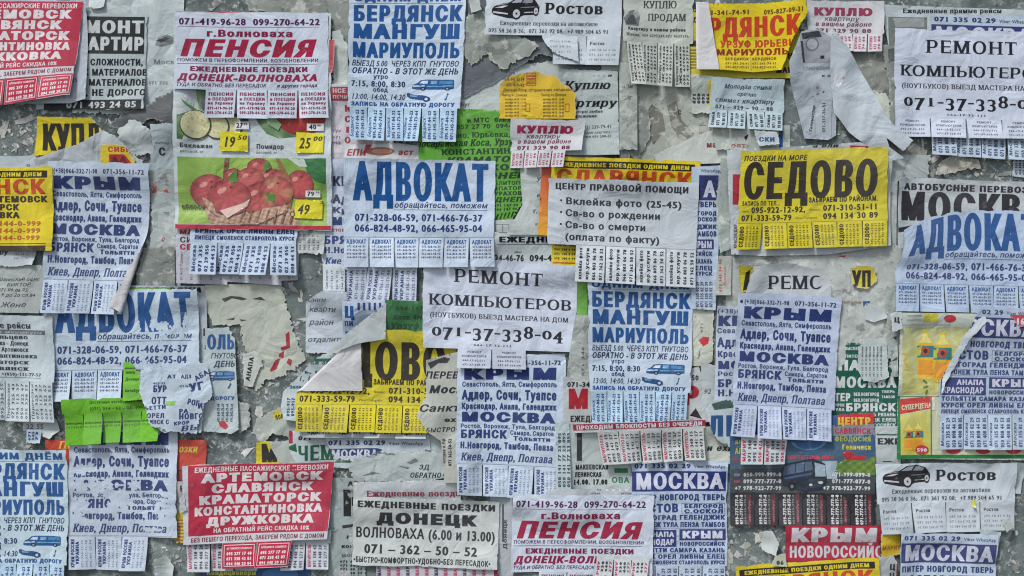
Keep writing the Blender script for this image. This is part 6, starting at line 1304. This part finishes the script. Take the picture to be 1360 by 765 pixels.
for j, (a, b) in enumerate((('050-999-999-0', '071-999-099-0'), ('099-777-777-0', '071-777-077-0'), ('+7 978-922-77-99', '+7 978-922-77-99'))):
    s.text(a, 987 - 12 * (j == 2), 633 + j * 9, 5.8, 51 + 12 * (j == 2), 'k', (214, 216, 218), lvl=5); s.text(b, 1105 - 12 * (j == 2), 633 + j * 9, 5.8, 50 + 12 * (j == 2), 'k', (214, 216, 218), lvl=5)
for j in range(2): s.rect(974, 628 + j * 9, 982, 632 + j * 9, ((120, 130, 170), (150, 80, 90))[j], 4)
s.poly([(970, 654), (1161, 656), (1161, 700), (970, 697)], (34, 28, 32), 2)

def bt(s_, p, w, h, i):
    s.rect(.2, .2, w - .2, h - .2, (30, 26, 30), 1, p); s.rect(w - 8.4, .5, w - 3.6, h - .5, (96, 22, 36), 2, p)
    vtxt(s, p, '099-777-777-0', 10, h - 2, 4.6, h - 4, 'kk', (210, 210, 208), 3); vtxt(s, p, '071-777-077-0', 16, h - 2, 4.6, h - 4, 'kk', (206, 206, 204), 3); vtxt(s, p, '050-999-999-0', 20.6, h - 2, 3, h - 4, 'b', (150, 146, 146), 3); vtxt(s, p, 'автобус', w - 4.6, h - 5, 3, h - 14, 'r', (170, 130, 136), 3)
s.tabs(6, 970, 1161, 655, 698, bt, out=1.2, sw=.3, tw=.4, paper=(40, 34, 38)); s.build()
s = Sheet('two white Mariupol tabs curling over the coach company poster', [(982, 575), (1048, 578), (1046, 616), (984, 616)], 66, 40, body=6, paper=(206, 206, 208), cat='paper scrap', name='paper_scrap')
s.tabs(2, 0, 64, 5, 39, numtab(('МАРИУ', '071 340', '095 141', '050 473'), ((180, 40, 70), (60, 60, 70), (60, 60, 70)), 'k', 6), out=7, sw=4, tw=3); s.build()
krym('Crimea flyer in full view on the right, above the coach company poster', [(980, 388), (1117, 394), (1104, 586), (969, 578)], corners={'tr': 1, 'br': 3, 'bl': 2}, paper=(196, 202, 224))
# bottom right
s = B('crimson poster with white Crimea and Novorossiysk lettering, bottom right', [(1042, 697), (1170, 697), (1168, 800), (1046, 800)], (180, 24, 58), mat=GLOSS, name='poster', cat='poster', wob=1)
s.text('КРЫМ', 1048, 720, 20, 118, 'w', (218, 214, 218)); s.text('НОВОРОССИЙСК', 1048, 741, 16, 136, 'k', (214, 210, 214)); s.build()
s = B('torn yellow scrap between the crimson poster and the lower right Moscow flyer', [(1168, 708, 1), (1196, 706), (1196, 736, 1), (1170, 742, 1)], (214, 186, 30)); s.text('МАРИУ', 1170, 730, 6, 26, 'k', (180, 110, 30)); s.build()
s = B('white scrap with half a black letter below the torn yellow scrap', [(1166, 738, 1.5), (1184, 736, 1), (1192, 750), (1190, 800), (1166, 800)], (200, 202, 204)); s.text('Ц', 1180, 756, 8, 8, 'k', INK); s.text('Ц', 1180, 768, 8, 8, 'k', INK); s.rect(1190, 736, 1192, 765, (160, 40, 60)); s.build()
s = B('white edge of a flyer right of the lower car trip flyer', [(1340, 612), (1368, 616), (1358, 640), (1356, 656), (1340, 656)], (190, 196, 198)); s.build()
slavyansk('yellow Slavyansk flyer tilted at the bottom edge, right of centre', [(976, 752), (1166, 739), (1176, 880), (986, 894)], corners={'tl': 3})
rostov('white car trip flyer complete with tabs, lower right', [(1161, 615), (1348, 614), (1347, 704), (1165, 708)], corners={'bl': 3, 'br': 2})
s = B('small yellow dab on a tab of the lower car trip flyer', [(1290, 664, 1), (1295, 664), (1295, 674, 1), (1291, 673)], (210, 206, 60)); s.build()
s = B('plain white sheet behind the lower right Moscow flyer', [(1300, 702), (1328, 706, 1), (1322, 760), (1318, 800), (1300, 800)], (194, 200, 204)); s.build()
moskva('blue Moscow flyer cut by the bottom edge, lower right', [(1194, 706), (1324, 709), (1318, 892), (1192, 892)], corners={'tr': 2}, paper=(198, 208, 224))

# ------------------------------------------------------------------ loose bits still stuck on the plaster and on the margins
for lab, pts, colr, txt in (
    ('white upright flake on the bare plaster above the tilted yellow flyer', [(1008, 706, 1), (1024, 704, 1.5), (1034, 722, 1.5), (1030, 738, 1), (1012, 730, 1.5)], (200, 202, 198), None),
    ('small white shred with the end of a number, left of the tilted yellow flyer', [(1028, 738, 1), (1042, 734), (1044, 752), (1024, 750, 1)], (196, 198, 176), ('06', 1030, 749, 6, 10, (70, 70, 60))),
    ('white curled shred between the worn Crimea flyer and the lower red flyer', [(206, 742, 1), (222, 738, 1), (232, 752, 1), (226, 775), (208, 775)], (190, 194, 188), None),
    ('pale chip on the bare plaster at the lower right corner', [(1330, 690, 1), (1340, 686, 1), (1344, 700, 1), (1334, 706, 1)], (178, 184, 176), None),
    ('torn corner with three blue letters below the young family notice', [(1000, 174, 1), (1030, 176, 1), (1034, 192, 1), (1006, 194, 1)], (190, 194, 196), ('СКИ', 1006, 189, 6, 22, (50, 80, 130))),
    ('thin white shred beneath the right hand lawyer flyer, beside the juice poster', [(1180, 416, 1), (1194, 414, 1), (1196, 436, 1), (1182, 440, 1)], (196, 198, 198), ('Ц', 1184, 428, 7, 8, (40, 40, 44))),
    ('grey shred with a red stroke right of the worn Crimea flyer', [(240, 660, 1), (246, 655, 1), (250, 676, 1), (241, 680, 1)], (188, 184, 186), None),
    ('lifted chip of white paper at the top edge, right of the Berdyansk flyer', [(622, 2, 1), (636, -2, 1), (640, 14, 1), (626, 18, 1)], (166, 170, 166), None)):
    s = B(lab, pts, colr, corners={}, lift=1.5)
    if txt: s.text(txt[0], txt[1], txt[2], txt[3], txt[4], 'kk', txt[5])
    s.build()
